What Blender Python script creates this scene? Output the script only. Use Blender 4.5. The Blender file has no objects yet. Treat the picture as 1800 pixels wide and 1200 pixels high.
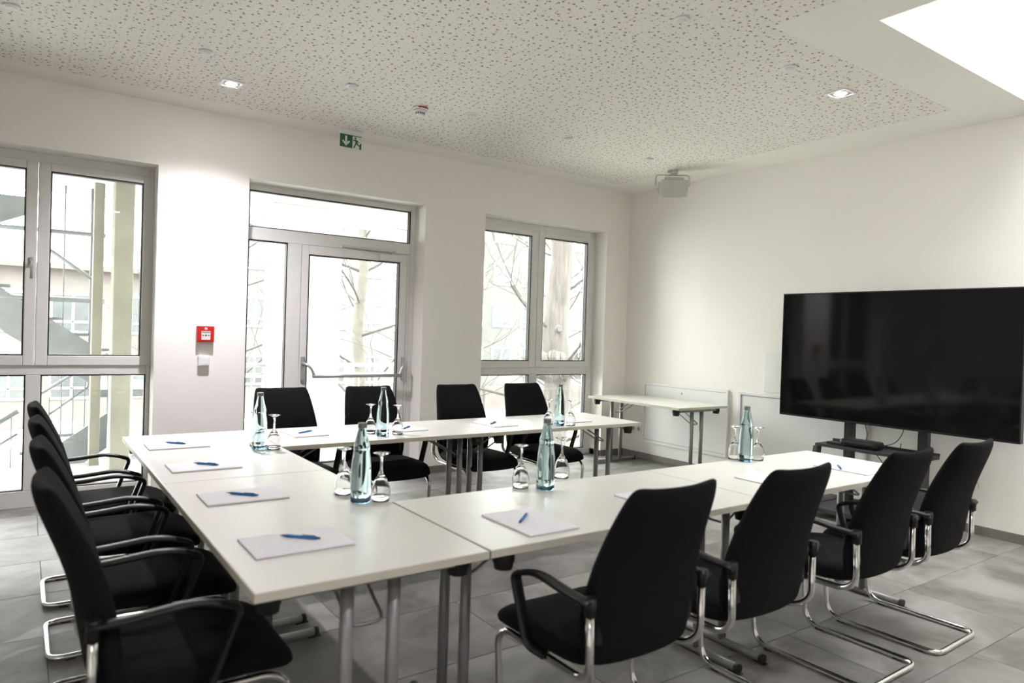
import bpy, bmesh, math, random
from mathutils import Vector, Matrix
random.seed(7)
scene = bpy.context.scene
COL = scene.collection
PI = math.pi

# ------------------------------------------------------------------ camera, world, lights, exposure
CAM_POS = Vector((-5.930, -6.0605, 1.4081))
YAW, PITCH, ROLL = math.radians(35.1102), math.radians(-0.6946), math.radians(1.8172)
F_PX = 1224.86
cam_data = bpy.data.cameras.new('camera')
cam_data.sensor_width = 36.0
cam_data.lens = F_PX / 1800 * 36.0
cam_data.clip_start = 0.05
cam_data.clip_end = 300
cam_data.dof.use_dof = True
cam_data.dof.focus_distance = 6.3
cam_data.dof.aperture_fstop = 2.5
cam = bpy.data.objects.new('camera', cam_data)
COL.objects.link(cam)
fw = Vector((math.sin(YAW) * math.cos(PITCH), math.cos(YAW) * math.cos(PITCH), math.sin(PITCH)))
rt = Vector((math.cos(YAW), -math.sin(YAW), 0))
up = rt.cross(fw)
r2 = math.cos(ROLL) * rt + math.sin(ROLL) * up
u2 = -math.sin(ROLL) * rt + math.cos(ROLL) * up
m = Matrix.Identity(4)
for i in range(3):
    m[i][0], m[i][1], m[i][2], m[i][3] = r2[i], u2[i], -fw[i], CAM_POS[i]
cam.matrix_world = m
scene.camera = cam

world = bpy.data.worlds.new('overcast_sky')
scene.world = world
world.use_nodes = True
wn = world.node_tree
for n in list(wn.nodes):
    wn.nodes.remove(n)
w_out = wn.nodes.new('ShaderNodeOutputWorld')
w_bg = wn.nodes.new('ShaderNodeBackground')
# overcast sky: zenith three times as bright as the horizon
SKY_ZENITH = 8.2
w_tc = wn.nodes.new('ShaderNodeTexCoord')
w_sep = wn.nodes.new('ShaderNodeSeparateXYZ')
wn.links.new(w_tc.outputs['Generated'], w_sep.inputs[0])
w_map = wn.nodes.new('ShaderNodeMapRange')
w_map.inputs['From Min'].default_value = 0.0
w_map.inputs['From Max'].default_value = 1.0
w_map.inputs['To Min'].default_value = SKY_ZENITH / 3
w_map.inputs['To Max'].default_value = SKY_ZENITH
wn.links.new(w_sep.outputs['Z'], w_map.inputs['Value'])
wn.links.new(w_map.outputs[0], w_bg.inputs['Strength'])
w_bg.inputs['Color'].default_value = (1.0, 0.985, 0.955, 1)
wn.links.new(w_bg.outputs[0], w_out.inputs[0])

scene.view_settings.view_transform = 'Standard'
scene.view_settings.look = 'None'
scene.view_settings.exposure = 2.68
scene.view_settings.gamma = 1.0
scene.view_settings.use_curve_mapping = False
scene.cycles.use_denoising = True
scene.cycles.max_bounces = 14
scene.cycles.diffuse_bounces = 8
scene.cycles.glossy_bounces = 4
scene.cycles.transmission_bounces = 12
scene.cycles.transparent_max_bounces = 16
scene.cycles.sample_clamp_indirect = 8.0

H = 3.114       # ceiling height
HEAD = 2.63     # window heads
TZ = 0.74       # table tops
SPOT_W = 34.0

# ------------------------------------------------------------------ materials
def lin(c):
    return tuple(((v / 255) / 12.92 if v / 255 <= 0.04045 else ((v / 255 + 0.055) / 1.055) ** 2.4) for v in c)

def mat(name, rgb, rough=0.5, metal=0.0, noise=0.0, nscale=20.0, bump=0.0, bscale=200.0, spec=0.5, linear=False, **kw):
    mt = bpy.data.materials.new(name)
    mt.use_nodes = True
    nt = mt.node_tree
    b = nt.nodes['Principled BSDF']
    c = rgb if linear else lin(rgb)
    b.inputs['Base Color'].default_value = (*c, 1)
    b.inputs['Roughness'].default_value = rough
    b.inputs['Metallic'].default_value = metal
    b.inputs['Specular IOR Level'].default_value = spec
    for k, v in kw.items():
        b.inputs[k].default_value = v
    if noise or bump:
        tc = nt.nodes.new('ShaderNodeTexCoord')
    if noise:
        nz = nt.nodes.new('ShaderNodeTexNoise')
        nz.inputs['Scale'].default_value = nscale
        nz.inputs['Detail'].default_value = 6
        nt.links.new(tc.outputs['Object'], nz.inputs['Vector'])
        rp = nt.nodes.new('ShaderNodeValToRGB')
        rp.color_ramp.elements[0].position = 0.3
        rp.color_ramp.elements[1].position = 0.7
        rp.color_ramp.elements[0].color = (*[v * (1 - noise) for v in c], 1)
        rp.color_ramp.elements[1].color = (*[min(1, v * (1 + noise)) for v in c], 1)
        nt.links.new(nz.outputs['Fac'], rp.inputs['Fac'])
        nt.links.new(rp.outputs['Color'], b.inputs['Base Color'])
    if bump:
        nb = nt.nodes.new('ShaderNodeTexNoise')
        nb.inputs['Scale'].default_value = bscale
        nb.inputs['Detail'].default_value = 3
        nt.links.new(tc.outputs['Object'], nb.inputs['Vector'])
        bp = nt.nodes.new('ShaderNodeBump')
        bp.inputs['Strength'].default_value = bump
        bp.inputs['Distance'].default_value = 0.002
        nt.links.new(nb.outputs['Fac'], bp.inputs['Height'])
        nt.links.new(bp.outputs['Normal'], b.inputs['Normal'])
    return mt

def emis(name, rgb, strength):
    mt = bpy.data.materials.new(name)
    mt.use_nodes = True
    b = mt.node_tree.nodes['Principled BSDF']
    b.inputs['Base Color'].default_value = (*rgb, 1)
    b.inputs['Emission Color'].default_value = (*rgb, 1)
    b.inputs['Emission Strength'].default_value = strength
    return mt

def pane_glass(name, tint=(0.93, 0.96, 0.95)):
    mt = bpy.data.materials.new(name)
    mt.use_nodes = True
    nt = mt.node_tree
    for n in list(nt.nodes):
        nt.nodes.remove(n)
    o = nt.nodes.new('ShaderNodeOutputMaterial')
    mx = nt.nodes.new('ShaderNodeMixShader')
    tr = nt.nodes.new('ShaderNodeBsdfTransparent')
    gl = nt.nodes.new('ShaderNodeBsdfGlossy')
    fr = nt.nodes.new('ShaderNodeFresnel')
    fr.inputs['IOR'].default_value = 1.45
    tr.inputs['Color'].default_value = (*tint, 1)
    gl.inputs['Roughness'].default_value = 0.01
    nt.links.new(fr.outputs[0], mx.inputs[0])
    nt.links.new(tr.outputs[0], mx.inputs[1])
    nt.links.new(gl.outputs[0], mx.inputs[2])
    nt.links.new(mx.outputs[0], o.inputs[0])
    return mt

def clear_glass(name, rgb, ior):
    mt = mat(name, rgb, rough=0.0, linear=True, **{'Transmission Weight': 1.0, 'IOR': ior})
    return mt

M = {}
M['wall'] = mat('white_wall_paint', (0.86, 0.838, 0.795), 0.85, bump=0.08, bscale=120, linear=True)
M['plaster'] = mat('white_ceiling_plaster', (0.83, 0.81, 0.76), 0.9, bump=0.05, bscale=90, linear=True)
M['shaft'] = mat('white_skylight_shaft', (0.86, 0.86, 0.85), 0.8, bump=0.04, bscale=90, linear=True)
M['pvc'] = mat('white_window_profile', (0.70, 0.695, 0.675), 0.35, noise=0.02, linear=True)
M['gasket'] = mat('black_glazing_gasket', (38, 36, 36), 0.6, noise=0.1)
M['glass'] = pane_glass('window_glass')
M['dome'] = pane_glass('dimming_skylight_glass', (0.55, 0.56, 0.56))  # grey tint put in to dim the daylight from the skylight
M['silver'] = mat('silver_hardware', (186, 186, 184), 0.35, 0.6, noise=0.03)
M['laminate'] = mat('white_table_laminate', (0.74, 0.735, 0.69), 0.34, noise=0.012, nscale=6, bump=0.05, bscale=500, linear=True)
M['edge'] = mat('cream_table_edge_band', (0.60, 0.57, 0.48), 0.5, noise=0.03, linear=True)
M['steel'] = mat('grey_painted_steel', (138, 138, 138), 0.4, 0.35, noise=0.05)
M['chrome'] = mat('chrome_tube', (0.78, 0.78, 0.77), 0.12, 1.0, noise=0.03, linear=True)
M['fabric'] = mat('black_chair_fabric', (0.0085, 0.0085, 0.009), 0.95, noise=0.25, nscale=300, bump=0.5, bscale=900, spec=0.15, linear=True)
M['plastic'] = mat('black_plastic', (0.010, 0.010, 0.010), 0.38, noise=0.1, bump=0.1, bscale=700, spec=0.4, linear=True)
M['block'] = mat('black_rubber', (0.012, 0.012, 0.012), 0.6, noise=0.1, linear=True)
M['stand'] = mat('anthracite_powder_coat', (0.025, 0.025, 0.026), 0.5, noise=0.08, bump=0.1, bscale=600, linear=True)
M['screen'] = mat('black_glossy_screen', (0.006, 0.006, 0.006), 0.07, noise=0.05, spec=0.3, linear=True)
M['paper'] = mat('white_paper', (0.88, 0.88, 0.92), 0.8, noise=0.01, linear=True)
M['card'] = mat('brown_card_back', (120, 88, 78), 0.8, noise=0.08)
M['penblue'] = mat('blue_pen_plastic', (40, 118, 186), 0.3, noise=0.05)
M['pendark'] = mat('dark_pen_tip', (40, 52, 70), 0.35, 0.3, noise=0.05)
M['bottle'] = clear_glass('pale_blue_bottle_glass', (0.70, 0.92, 0.955), 1.33)
M['bottlebase'] = clear_glass('deep_blue_bottle_base', (0.42, 0.74, 0.97), 1.33)
M['cap'] = mat('grey_screw_cap', (120, 122, 122), 0.4, 0.5, noise=0.05)
M['crystal'] = clear_glass('clear_goblet_glass', (0.98, 0.98, 0.98), 1.45)
M['speaker'] = mat('white_speaker_plastic', (0.69, 0.69, 0.65), 0.5, noise=0.02, linear=True)
M['grille'] = mat('white_speaker_grille', (0.60, 0.61, 0.57), 0.7, noise=0.03, nscale=500, bump=0.4, bscale=900, linear=True)
M['white'] = mat('white_plastic', (0.80, 0.79, 0.80), 0.45, noise=0.01, linear=True)
M['red'] = mat('red_call_point', (190, 28, 24), 0.4, noise=0.03)
M['black'] = mat('black_print', (24, 24, 24), 0.6, noise=0.05)
M['green'] = mat('green_exit_sign', (34, 92, 66), 0.4, noise=0.03)
M['signwhite'] = mat('sign_white', (222, 224, 216), 0.4, noise=0.02)
M['lamp'] = emis('lamp_emitter', (1.0, 0.96, 0.92), 60)
M['panel'] = mat('white_wall_panel', (0.82, 0.82, 0.81), 0.35, noise=0.01, linear=True)
M['seam'] = mat('grey_panel_seam', (150, 148, 144), 0.6, noise=0.05)
M['skirt'] = mat('grey_tile_skirting', (122, 116, 108), 0.55, noise=0.12, nscale=5)
M['grout'] = mat('grey_grout', (108, 104, 97), 0.9, noise=0.08)
M['cable'] = mat('black_cable', (0.02, 0.02, 0.02), 0.5, noise=0.1, linear=True)
M['soffit'] = mat('pale_soffit', (0.42, 0.415, 0.40), 0.9, noise=0.03, nscale=2, linear=True)
M['concrete'] = mat('cream_concrete', (0.205, 0.197, 0.165), 0.9, noise=0.12, nscale=3, linear=True)
M['whitecol'] = mat('white_render', (0.6, 0.6, 0.58), 0.9, noise=0.03, nscale=3, linear=True)
M['galv'] = mat('galvanised_steel', (0.145, 0.157, 0.165), 0.6, 0.0, noise=0.12, nscale=6, linear=True)
M['rail'] = mat('white_railing', (0.45, 0.46, 0.46), 0.5, noise=0.04, linear=True)
M['bark'] = mat('pale_bark', (0.031, 0.026, 0.0235), 0.95, noise=0.5, nscale=14, bump=1.0, bscale=40, linear=True)
def furrow(mt):
    """stretch the bark's grain along the trunk"""
    nt = mt.node_tree
    tc = next(n for n in nt.nodes if n.type == 'TEX_COORD')
    mp = nt.nodes.new('ShaderNodeMapping'); mp.inputs['Scale'].default_value = (1, 1, 0.14)
    nt.links.new(tc.outputs['Object'], mp.inputs['Vector'])
    for n in nt.nodes:
        if n.type == 'TEX_NOISE':
            nt.links.new(mp.outputs[0], n.inputs['Vector'])
        if n.type == 'BUMP':
            n.inputs['Distance'].default_value = 0.03
furrow(M['bark'])
M['twig'] = mat('twig_bark', (0.014, 0.011, 0.009), 0.95, noise=0.2, nscale=10, linear=True)
M['birch'] = mat('greenish_bark', (0.036, 0.033, 0.026), 0.95, noise=0.25, nscale=8, linear=True)
M['brick'] = mat('pinkish_facade', (0.052, 0.045, 0.042), 0.9, noise=0.12, nscale=3, linear=True)
M['render'] = mat('pale_facade', (0.054, 0.054, 0.052), 0.9, noise=0.06, nscale=2, linear=True)
M['roof'] = mat('pale_metal_roof', (0.30, 0.30, 0.30), 0.6, noise=0.05, linear=True)
M['eaves'] = mat('red_brown_eaves', (0.039, 0.025, 0.023), 0.7, noise=0.1, linear=True)
M['farglass'] = mat('far_window_pane', (0.025, 0.028, 0.029), 0.15, noise=0.2, nscale=3, linear=True)
M['lawn'] = mat('spring_lawn', (0.055, 0.063, 0.022), 0.95, noise=0.25, nscale=3, bump=0.8, bscale=60, linear=True)
M['paving'] = mat('pale_paving', (0.36, 0.352, 0.338), 0.9, noise=0.08, nscale=2, linear=True)
M['carpaint'] = mat('dark_car_paint', (0.03, 0.035, 0.045), 0.25, noise=0.05, linear=True)
M['carglass'] = mat('car_window', (0.02, 0.025, 0.03), 0.08, noise=0.05, linear=True)
M['hedge'] = mat('hedge_leaf', (0.10, 0.12, 0.04), 0.9, noise=0.4, nscale=12, linear=True)

# perforated acoustic board: random round holes of three sizes
def perforated():
    mt = mat('perforated_acoustic_board', (0.80, 0.775, 0.72), 0.9, linear=True)
    nt = mt.node_tree
    b = nt.nodes['Principled BSDF']
    tc = nt.nodes.new('ShaderNodeTexCoord')
    prev = None
    def holes(scale, lo, hi, cut, off):
        mp = nt.nodes.new('ShaderNodeMapping')
        mp.inputs['Location'].default_value = off
        nt.links.new(tc.outputs['Object'], mp.inputs['Vector'])
        v = nt.nodes.new('ShaderNodeTexVoronoi')
        v.voronoi_dimensions = '2D'
        v.inputs['Scale'].default_value = scale
        v.inputs['Randomness'].default_value = 0.72
        nt.links.new(mp.outputs[0], v.inputs['Vector'])
        sp = nt.nodes.new('ShaderNodeSeparateColor')
        nt.links.new(v.outputs['Color'], sp.inputs[0])
        gt = nt.nodes.new('ShaderNodeMath'); gt.operation = 'GREATER_THAN'; gt.inputs[1].default_value = cut
        nt.links.new(sp.outputs[0], gt.inputs[0])
        mr = nt.nodes.new('ShaderNodeMapRange')
        mr.inputs['To Min'].default_value = lo * scale; mr.inputs['To Max'].default_value = hi * scale
        nt.links.new(gt.outputs[0], mr.inputs['Value'])
        lt = nt.nodes.new('ShaderNodeMath'); lt.operation = 'LESS_THAN'
        nt.links.new(v.outputs['Distance'], lt.inputs[0])
        nt.links.new(mr.outputs[0], lt.inputs[1])
        return lt.outputs[0]
    outs = [holes(15.5, 0.0, 0.0080, 0.15, (0.3, 0.7, 0)), holes(19, 0.0, 0.0050, 0.42, (3.31, 1.17, 0)), holes(30, 0.0, 0.0029, 0.35, (5.7, 2.3, 0))]
    mxm = nt.nodes.new('ShaderNodeMath'); mxm.operation = 'MAXIMUM'
    mx2 = nt.nodes.new('ShaderNodeMath'); mx2.operation = 'MAXIMUM'
    nt.links.new(outs[0], mx2.inputs[0]); nt.links.new(outs[1], mx2.inputs[1])
    nt.links.new(mx2.outputs[0], mxm.inputs[0]); nt.links.new(outs[2], mxm.inputs[1])
    mix = nt.nodes.new('ShaderNodeMix'); mix.data_type = 'RGBA'
    mix.inputs['A'].default_value = (0.80, 0.775, 0.72, 1)
    mix.inputs['B'].default_value = (0.27, 0.24, 0.19, 1)
    nt.links.new(mxm.outputs[0], mix.inputs['Factor'])
    nt.links.new(mix.outputs['Result'], b.inputs['Base Color'])
    inv = nt.nodes.new('ShaderNodeMath'); inv.operation = 'SUBTRACT'; inv.inputs[0].default_value = 1
    nt.links.new(mxm.outputs[0], inv.inputs[1])
    bp = nt.nodes.new('ShaderNodeBump'); bp.inputs['Strength'].default_value = 0.4; bp.inputs['Distance'].default_value = 0.004
    nt.links.new(inv.outputs[0], bp.inputs['Height'])
    nt.links.new(bp.outputs['Normal'], b.inputs['Normal'])
    return mt
M['perf'] = perforated()

def tile_mat():
    mt = mat('grey_concrete_look_tile', (128, 124, 118), 0.58, spec=0.35)
    nt = mt.node_tree
    b = nt.nodes['Principled BSDF']
    geo = nt.nodes.new('ShaderNodeNewGeometry')
    oi = nt.nodes.new('ShaderNodeObjectInfo')
    add = nt.nodes.new('ShaderNodeVectorMath'); add.operation = 'MULTIPLY_ADD'
    cmb = nt.nodes.new('ShaderNodeCombineXYZ')
    for k in range(3):
        nt.links.new(oi.outputs['Random'], cmb.inputs[k])
    add.inputs[1].default_value = (37, 53, 11)
    nt.links.new(cmb.outputs[0], add.inputs[0])
    nt.links.new(geo.outputs['Position'], add.inputs[2])
    n1 = nt.nodes.new('ShaderNodeTexNoise'); n1.inputs['Scale'].default_value = 2.4; n1.inputs['Detail'].default_value = 7; n1.inputs['Roughness'].default_value = 0.6
    n1.inputs['Distortion'].default_value = 0.6
    nt.links.new(add.outputs[0], n1.inputs['Vector'])
    rp = nt.nodes.new('ShaderNodeValToRGB')
    rp.color_ramp.elements[0].position = 0.36; rp.color_ramp.elements[0].color = (0.118, 0.111, 0.101, 1)
    rp.color_ramp.elements[1].position = 0.64; rp.color_ramp.elements[1].color = (0.245, 0.236, 0.222, 1)
    nt.links.new(n1.outputs['Fac'], rp.inputs['Fac'])
    mr = nt.nodes.new('ShaderNodeMapRange'); mr.inputs['To Min'].default_value = 0.88; mr.inputs['To Max'].default_value = 1.12
    nt.links.new(oi.outputs['Random'], mr.inputs['Value'])
    mul = nt.nodes.new('ShaderNodeVectorMath'); mul.operation = 'SCALE'
    nt.links.new(rp.outputs['Color'], mul.inputs[0]); nt.links.new(mr.outputs[0], mul.inputs['Scale'])
    nt.links.new(mul.outputs[0], b.inputs['Base Color'])
    n2 = nt.nodes.new('ShaderNodeTexNoise'); n2.inputs['Scale'].default_value = 120
    nt.links.new(geo.outputs['Position'], n2.inputs['Vector'])
    bp = nt.nodes.new('ShaderNodeBump'); bp.inputs['Strength'].default_value = 0.08; bp.inputs['Distance'].default_value = 0.001
    nt.links.new(n2.outputs['Fac'], bp.inputs['Height']); nt.links.new(bp.outputs['Normal'], b.inputs['Normal'])
    return mt
M['tile'] = tile_mat()

# ------------------------------------------------------------------ mesh helpers
class MB:
    def __init__(self):
        self.v = []; self.f = []; self.s = []
    def quad(self, a, b, c, d):
        n = len(self.v); self.v += [tuple(a), tuple(b), tuple(c), tuple(d)]
        self.f.append((n, n + 1, n + 2, n + 3)); self.s.append(False)
    def box(self, x0, x1, y0, y1, z0, z1, mtx=None):
        n = len(self.v)
        p = [(x0, y0, z0), (x1, y0, z0), (x1, y1, z0), (x0, y1, z0), (x0, y0, z1), (x1, y0, z1), (x1, y1, z1), (x0, y1, z1)]
        if mtx is not None:
            p = [tuple(mtx @ Vector(q)) for q in p]
        self.v += p
        for f in ((0, 3, 2, 1), (4, 5, 6, 7), (0, 1, 5, 4), (1, 2, 6, 5), (2, 3, 7, 6), (3, 0, 4, 7)):
            self.f.append(tuple(n + i for i in f)); self.s.append(False)
    def bbox(self, x0, x1, y0, y1, z0, z1, b=0.004, mtx=None):
        """box with chamfered edges"""
        b = min(b, (x1 - x0) / 2.01, (y1 - y0) / 2.01, (z1 - z0) / 2.01)
        bm = bmesh.new()
        bmesh.ops.create_cube(bm, size=1)
        for v in bm.verts:
            v.co = ((x0 + x1) / 2 + v.co.x * (x1 - x0), (y0 + y1) / 2 + v.co.y * (y1 - y0), (z0 + z1) / 2 + v.co.z * (z1 - z0))
        bmesh.ops.bevel(bm, geom=bm.edges[:], offset=b, segments=2, affect='EDGES', profile=0.5)
        self.addbm(bm, mtx, False)
    def addbm(self, bm, mtx=None, smooth=True):
        n = len(self.v)
        bm.verts.index_update()
        for v in bm.verts:
            self.v.append(tuple(mtx @ v.co) if mtx is not None else tuple(v.co))
        for f in bm.faces:
            self.f.append(tuple(n + v.index for v in f.verts)); self.s.append(smooth)
        bm.free()
    def tube(self, pts, r, seg=10, closed=False, rx=None, upv=None, cap=True):
        """sweep a circle (or an rx by r ellipse) along points"""
        pts = [Vector(p) for p in pts]
        rr = r if isinstance(r, (list, tuple)) else [r] * len(pts)
        n0 = len(self.v); N = len(pts)
        ref = Vector(upv) if upv else None
        prev = None
        for i, p in enumerate(pts):
            if closed:
                t = (pts[(i + 1) % N] - pts[i - 1]).normalized()
            else:
                t = (pts[min(i + 1, N - 1)] - pts[max(i - 1, 0)]).normalized()
            if prev is None:
                a = ref if ref else (Vector((0, 0, 1)) if abs(t.z) < 0.9 else Vector((1, 0, 0)))
            else:
                a = ref if ref else prev
            s = t.cross(a)
            if s.length < 1e-5:
                s = t.cross(Vector((1, 0.2, 0)))
            s.normalize(); u = s.cross(t).normalized(); prev = u
            for k in range(seg):
                an = 2 * PI * k / seg
                self.v.append(tuple(p + s * math.cos(an) * (rx if rx else rr[i]) + u * math.sin(an) * rr[i]))
        M_ = N if closed else N - 1
        for i in range(M_):
            for k in range(seg):
                a0 = n0 + i * seg + k; a1 = n0 + i * seg + (k + 1) % seg
                j = (i + 1) % N
                b0 = n0 + j * seg + k; b1 = n0 + j * seg + (k + 1) % seg
                self.f.append((a0, a1, b1, b0)); self.s.append(True)
        if cap and not closed:
            self.f.append(tuple(n0 + k for k in reversed(range(seg)))); self.s.append(False)
            self.f.append(tuple(n0 + (N - 1) * seg + k for k in range(seg))); self.s.append(False)
    def lathe(self, prof, cx=0, cy=0, cz=0, seg=24, capb=True, capt=True, mtx=None):
        n0 = len(self.v)
        for (r, z) in prof:
            for k in range(seg):
                a = 2 * PI * k / seg
                q = (cx + r * math.cos(a), cy + r * math.sin(a), cz + z)
                self.v.append(tuple(mtx @ Vector(q)) if mtx is not None else q)
        for i in range(len(prof) - 1):
            for k in range(seg):
                a0 = n0 + i * seg + k; a1 = n0 + i * seg + (k + 1) % seg
                self.f.append((a0, a1, a1 + seg, a0 + seg)); self.s.append(True)
        if capb:
            self.f.append(tuple(n0 + k for k in reversed(range(seg)))); self.s.append(False)
        if capt:
            b = n0 + (len(prof) - 1) * seg
            self.f.append(tuple(b + k for k in range(seg))); self.s.append(False)
    def prism(self, poly, axis, a, b):
        """extrude a 2D polygon along axis 'x','y' or 'z' from a to b"""
        n = len(self.v); N = len(poly)
        def P(p, t):
            return {'x': (t, p[0], p[1]), 'y': (p[0], t, p[1]), 'z': (p[0], p[1], t)}[axis]
        self.v += [P(p, a) for p in poly] + [P(p, b) for p in poly]
        self.f.append(tuple(range(n + N - 1, n - 1, -1))); self.s.append(False)
        self.f.append(tuple(range(n + N, n + 2 * N))); self.s.append(False)
        for i in range(N):
            j = (i + 1) % N
            self.f.append((n + i, n + j, n + N + j, n + N + i)); self.s.append(False)
    def build(self, name, material, parent=None, loc=None, recalc=True):
        me = bpy.data.meshes.new(name)
        me.from_pydata(self.v, [], self.f)
        me.polygons.foreach_set('use_smooth', self.s)
        if recalc:
            bm = bmesh.new(); bm.from_mesh(me)
            bmesh.ops.recalc_face_normals(bm, faces=bm.faces[:])
            bm.to_mesh(me); bm.free()
        me.materials.append(material)
        o = bpy.data.objects.new(name, me)
        COL.objects.link(o)
        if parent is not None:
            o.parent = parent
        if loc is not None:
            o.location = loc
        return o

def rounded(pts, r, n=5):
    """polyline with its inner corners rounded"""
    pts = [Vector(p) for p in pts]
    out = [pts[0]]
    for i in range(1, len(pts) - 1):
        p, a, b = pts[i], pts[i - 1], pts[i + 1]
        rr = r[i] if isinstance(r, (list, tuple)) else r
        da, db = (a - p), (b - p)
        d = min(rr, da.length * 0.48, db.length * 0.48)
        s, e = p + da.normalized() * d, p + db.normalized() * d
        for k in range(n + 1):
            t = k / n
            out.append((1 - t) ** 2 * s + 2 * t * (1 - t) * p + t * t * e)
    out.append(pts[-1])
    return out

def tag(o, label=None, cat=None, group=None, kind=None):
    if label: o['label'] = label
    if cat: o['category'] = cat
    if group: o['group'] = group
    if kind: o['kind'] = kind
    return o

def thing(name, label, cat, loc=(0, 0, 0), rz=0.0, group=None):
    o = bpy.data.objects.new(name, None)
    o.empty_display_size = 0.1
    COL.objects.link(o)
    o.location = loc; o.rotation_euler = (0, 0, rz)
    return tag(o, label, cat, group)

def kids(o):
    return [c for c in COL.objects if c.parent == o]

def copy_tree(o, label, loc, rz=None, group=None):
    c = o.copy(); COL.objects.link(c)
    c.location = loc
    if rz is not None:
        c.rotation_euler = (0, 0, rz)
    c['label'] = label
    if group: c['group'] = group
    for ch in TREE[o.name]:
        d = ch.copy(); COL.objects.link(d); d.parent = c
        for g in TREE.get(ch.name, []):
            e = g.copy(); COL.objects.link(e); e.parent = d
    return c
TREE = {}
def register(root):
    TREE[root.name] = kids(root)
    for ch in TREE[root.name]:
        k = kids(ch)
        if k: TREE[ch.name] = k

def struct(name, mb, material, parent=None):
    o = mb.build(name, material, parent)
    o['kind'] = 'structure'
    return o

# ------------------------------------------------------------------ room shell
XL, YB = -8.6, -8.8          # left wall, rear wall
WT = 0.36                     # window wall thickness
OPEN = [(-6.68, -5.085, 0.0, HEAD), (-4.40, -2.742, 0.0, HEAD), (-2.05, -0.355, 0.0, HEAD)]
def wall_openings(xs0, xs1, opens, y0, y1, z1):
    mb = MB()
    xs = sorted({xs0, xs1, *[o[0] for o in opens], *[o[1] for o in opens]})
    zs = sorted({0.0, z1, *[o[2] for o in opens], *[o[3] for o in opens]})
    solid = {}
    for i in range(len(xs) - 1):
        for j in range(len(zs) - 1):
            cx, cz = (xs[i] + xs[i + 1]) / 2, (zs[j] + zs[j + 1]) / 2
            solid[i, j] = not any(o[0] < cx < o[1] and o[2] < cz < o[3] for o in opens)
    for (i, j), s in solid.items():
        if not s: continue
        a, b, c, d = xs[i], xs[i + 1], zs[j], zs[j + 1]
        mb.quad((a, y0, c), (b, y0, c), (b, y0, d), (a, y0, d))
        mb.quad((b, y1, c), (a, y1, c), (a, y1, d), (b, y1, d))
        if not solid.get((i - 1, j), False): mb.quad((a, y1, c), (a, y0, c), (a, y0, d), (a, y1, d))
        if not solid.get((i + 1, j), False): mb.quad((b, y0, c), (b, y1, c), (b, y1, d), (b, y0, d))
        if not solid.get((i, j - 1), False): mb.quad((a, y0, c), (a, y1, c), (b, y1, c), (b, y0, c))
        if not solid.get((i, j + 1), False): mb.quad((a, y0, d), (b, y0, d), (b, y1, d), (a, y1, d))
    return mb
wb = wall_openings(XL - 0.3, 0.3, OPEN, 0.0, WT, H + 0.25)
wo = wb.build('wall_back', M['wall'], recalc=False); wo['kind'] = 'structure'
mb = MB(); mb.box(0, 0.3, YB - 0.3, 0, 0, H + 0.25); struct('wall_right', mb, M['wall'])
mb = MB(); mb.box(XL - 0.3, XL, YB - 0.3, 0, 0, H + 0.25); struct('wall_left', mb, M['wall'])
mb = MB(); mb.box(XL, 0, YB - 0.3, YB, 0, H + 0.25); struct('wall_front', mb, M['wall'])

# floor slab and its large tiles
mb = MB(); mb.box(XL - 0.3, 0.3, YB - 0.3, WT, -0.25, -0.006)
floor = struct('floor', mb, M['grout'])
TW, TD, G = 1.17, 0.58, 0.0026
tile_cache = {}
def tile_obj(x0, x1, y0, y1):
    w, d = round(x1 - x0, 4), round(y1 - y0, 4)
    if w < 0.02 or d < 0.02: return
    if (w, d) not in tile_cache:
        t = MB(); b = 0.0015
        a = [(-w/2, -d/2), (w/2, -d/2), (w/2, d/2), (-w/2, d/2)]
        n = [(-w/2+b, -d/2+b), (w/2-b, -d/2+b), (w/2-b, d/2-b), (-w/2+b, d/2-b)]
        t.v = [(x, y, -0.008) for x, y in a] + [(x, y, -b) for x, y in a] + [(x, y, 0) for x, y in n]
        t.f = [(8, 9, 10, 11)] + [(k, (k+1) % 4, 4 + (k+1) % 4, 4 + k) for k in range(4)] + [(4 + k, 4 + (k+1) % 4, 8 + (k+1) % 4, 8 + k) for k in range(4)]
        t.s = [False] * 9
        o = t.build('tile', M['tile'], floor)
        tile_cache[w, d] = o.data
    else:
        o = bpy.data.objects.new('tile', tile_cache[w, d]); COL.objects.link(o); o.parent = floor
    o.location = ((x0 + x1) / 2, (y0 + y1) / 2, 0)
row_off = {0: -4.06, 1: -3.48}
j = 0
ytop = -2.96 + TD * 6
while ytop > YB:
    y1, y0 = min(ytop, 0.0), max(ytop - TD, YB)
    k = round((ytop + 2.96) / TD)
    off = row_off[k % 2] if k != -1 else -3.97
    x = off - TW * math.ceil((off - XL) / TW)
    while x < 0:
        tile_obj(max(x, XL) + G / 2, min(x + TW, 0.0) - G / 2, y0 + G / 2, y1 - G / 2)
        x += TW
    ytop -= TD
# thresholds under the three openings
for i, o in enumerate(OPEN):
    mb = MB(); mb.box(o[0], o[1], 0.0, WT, -0.006, 0.0)
    struct('trim_%d' % (i + 1), mb, M['tile'])

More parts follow.
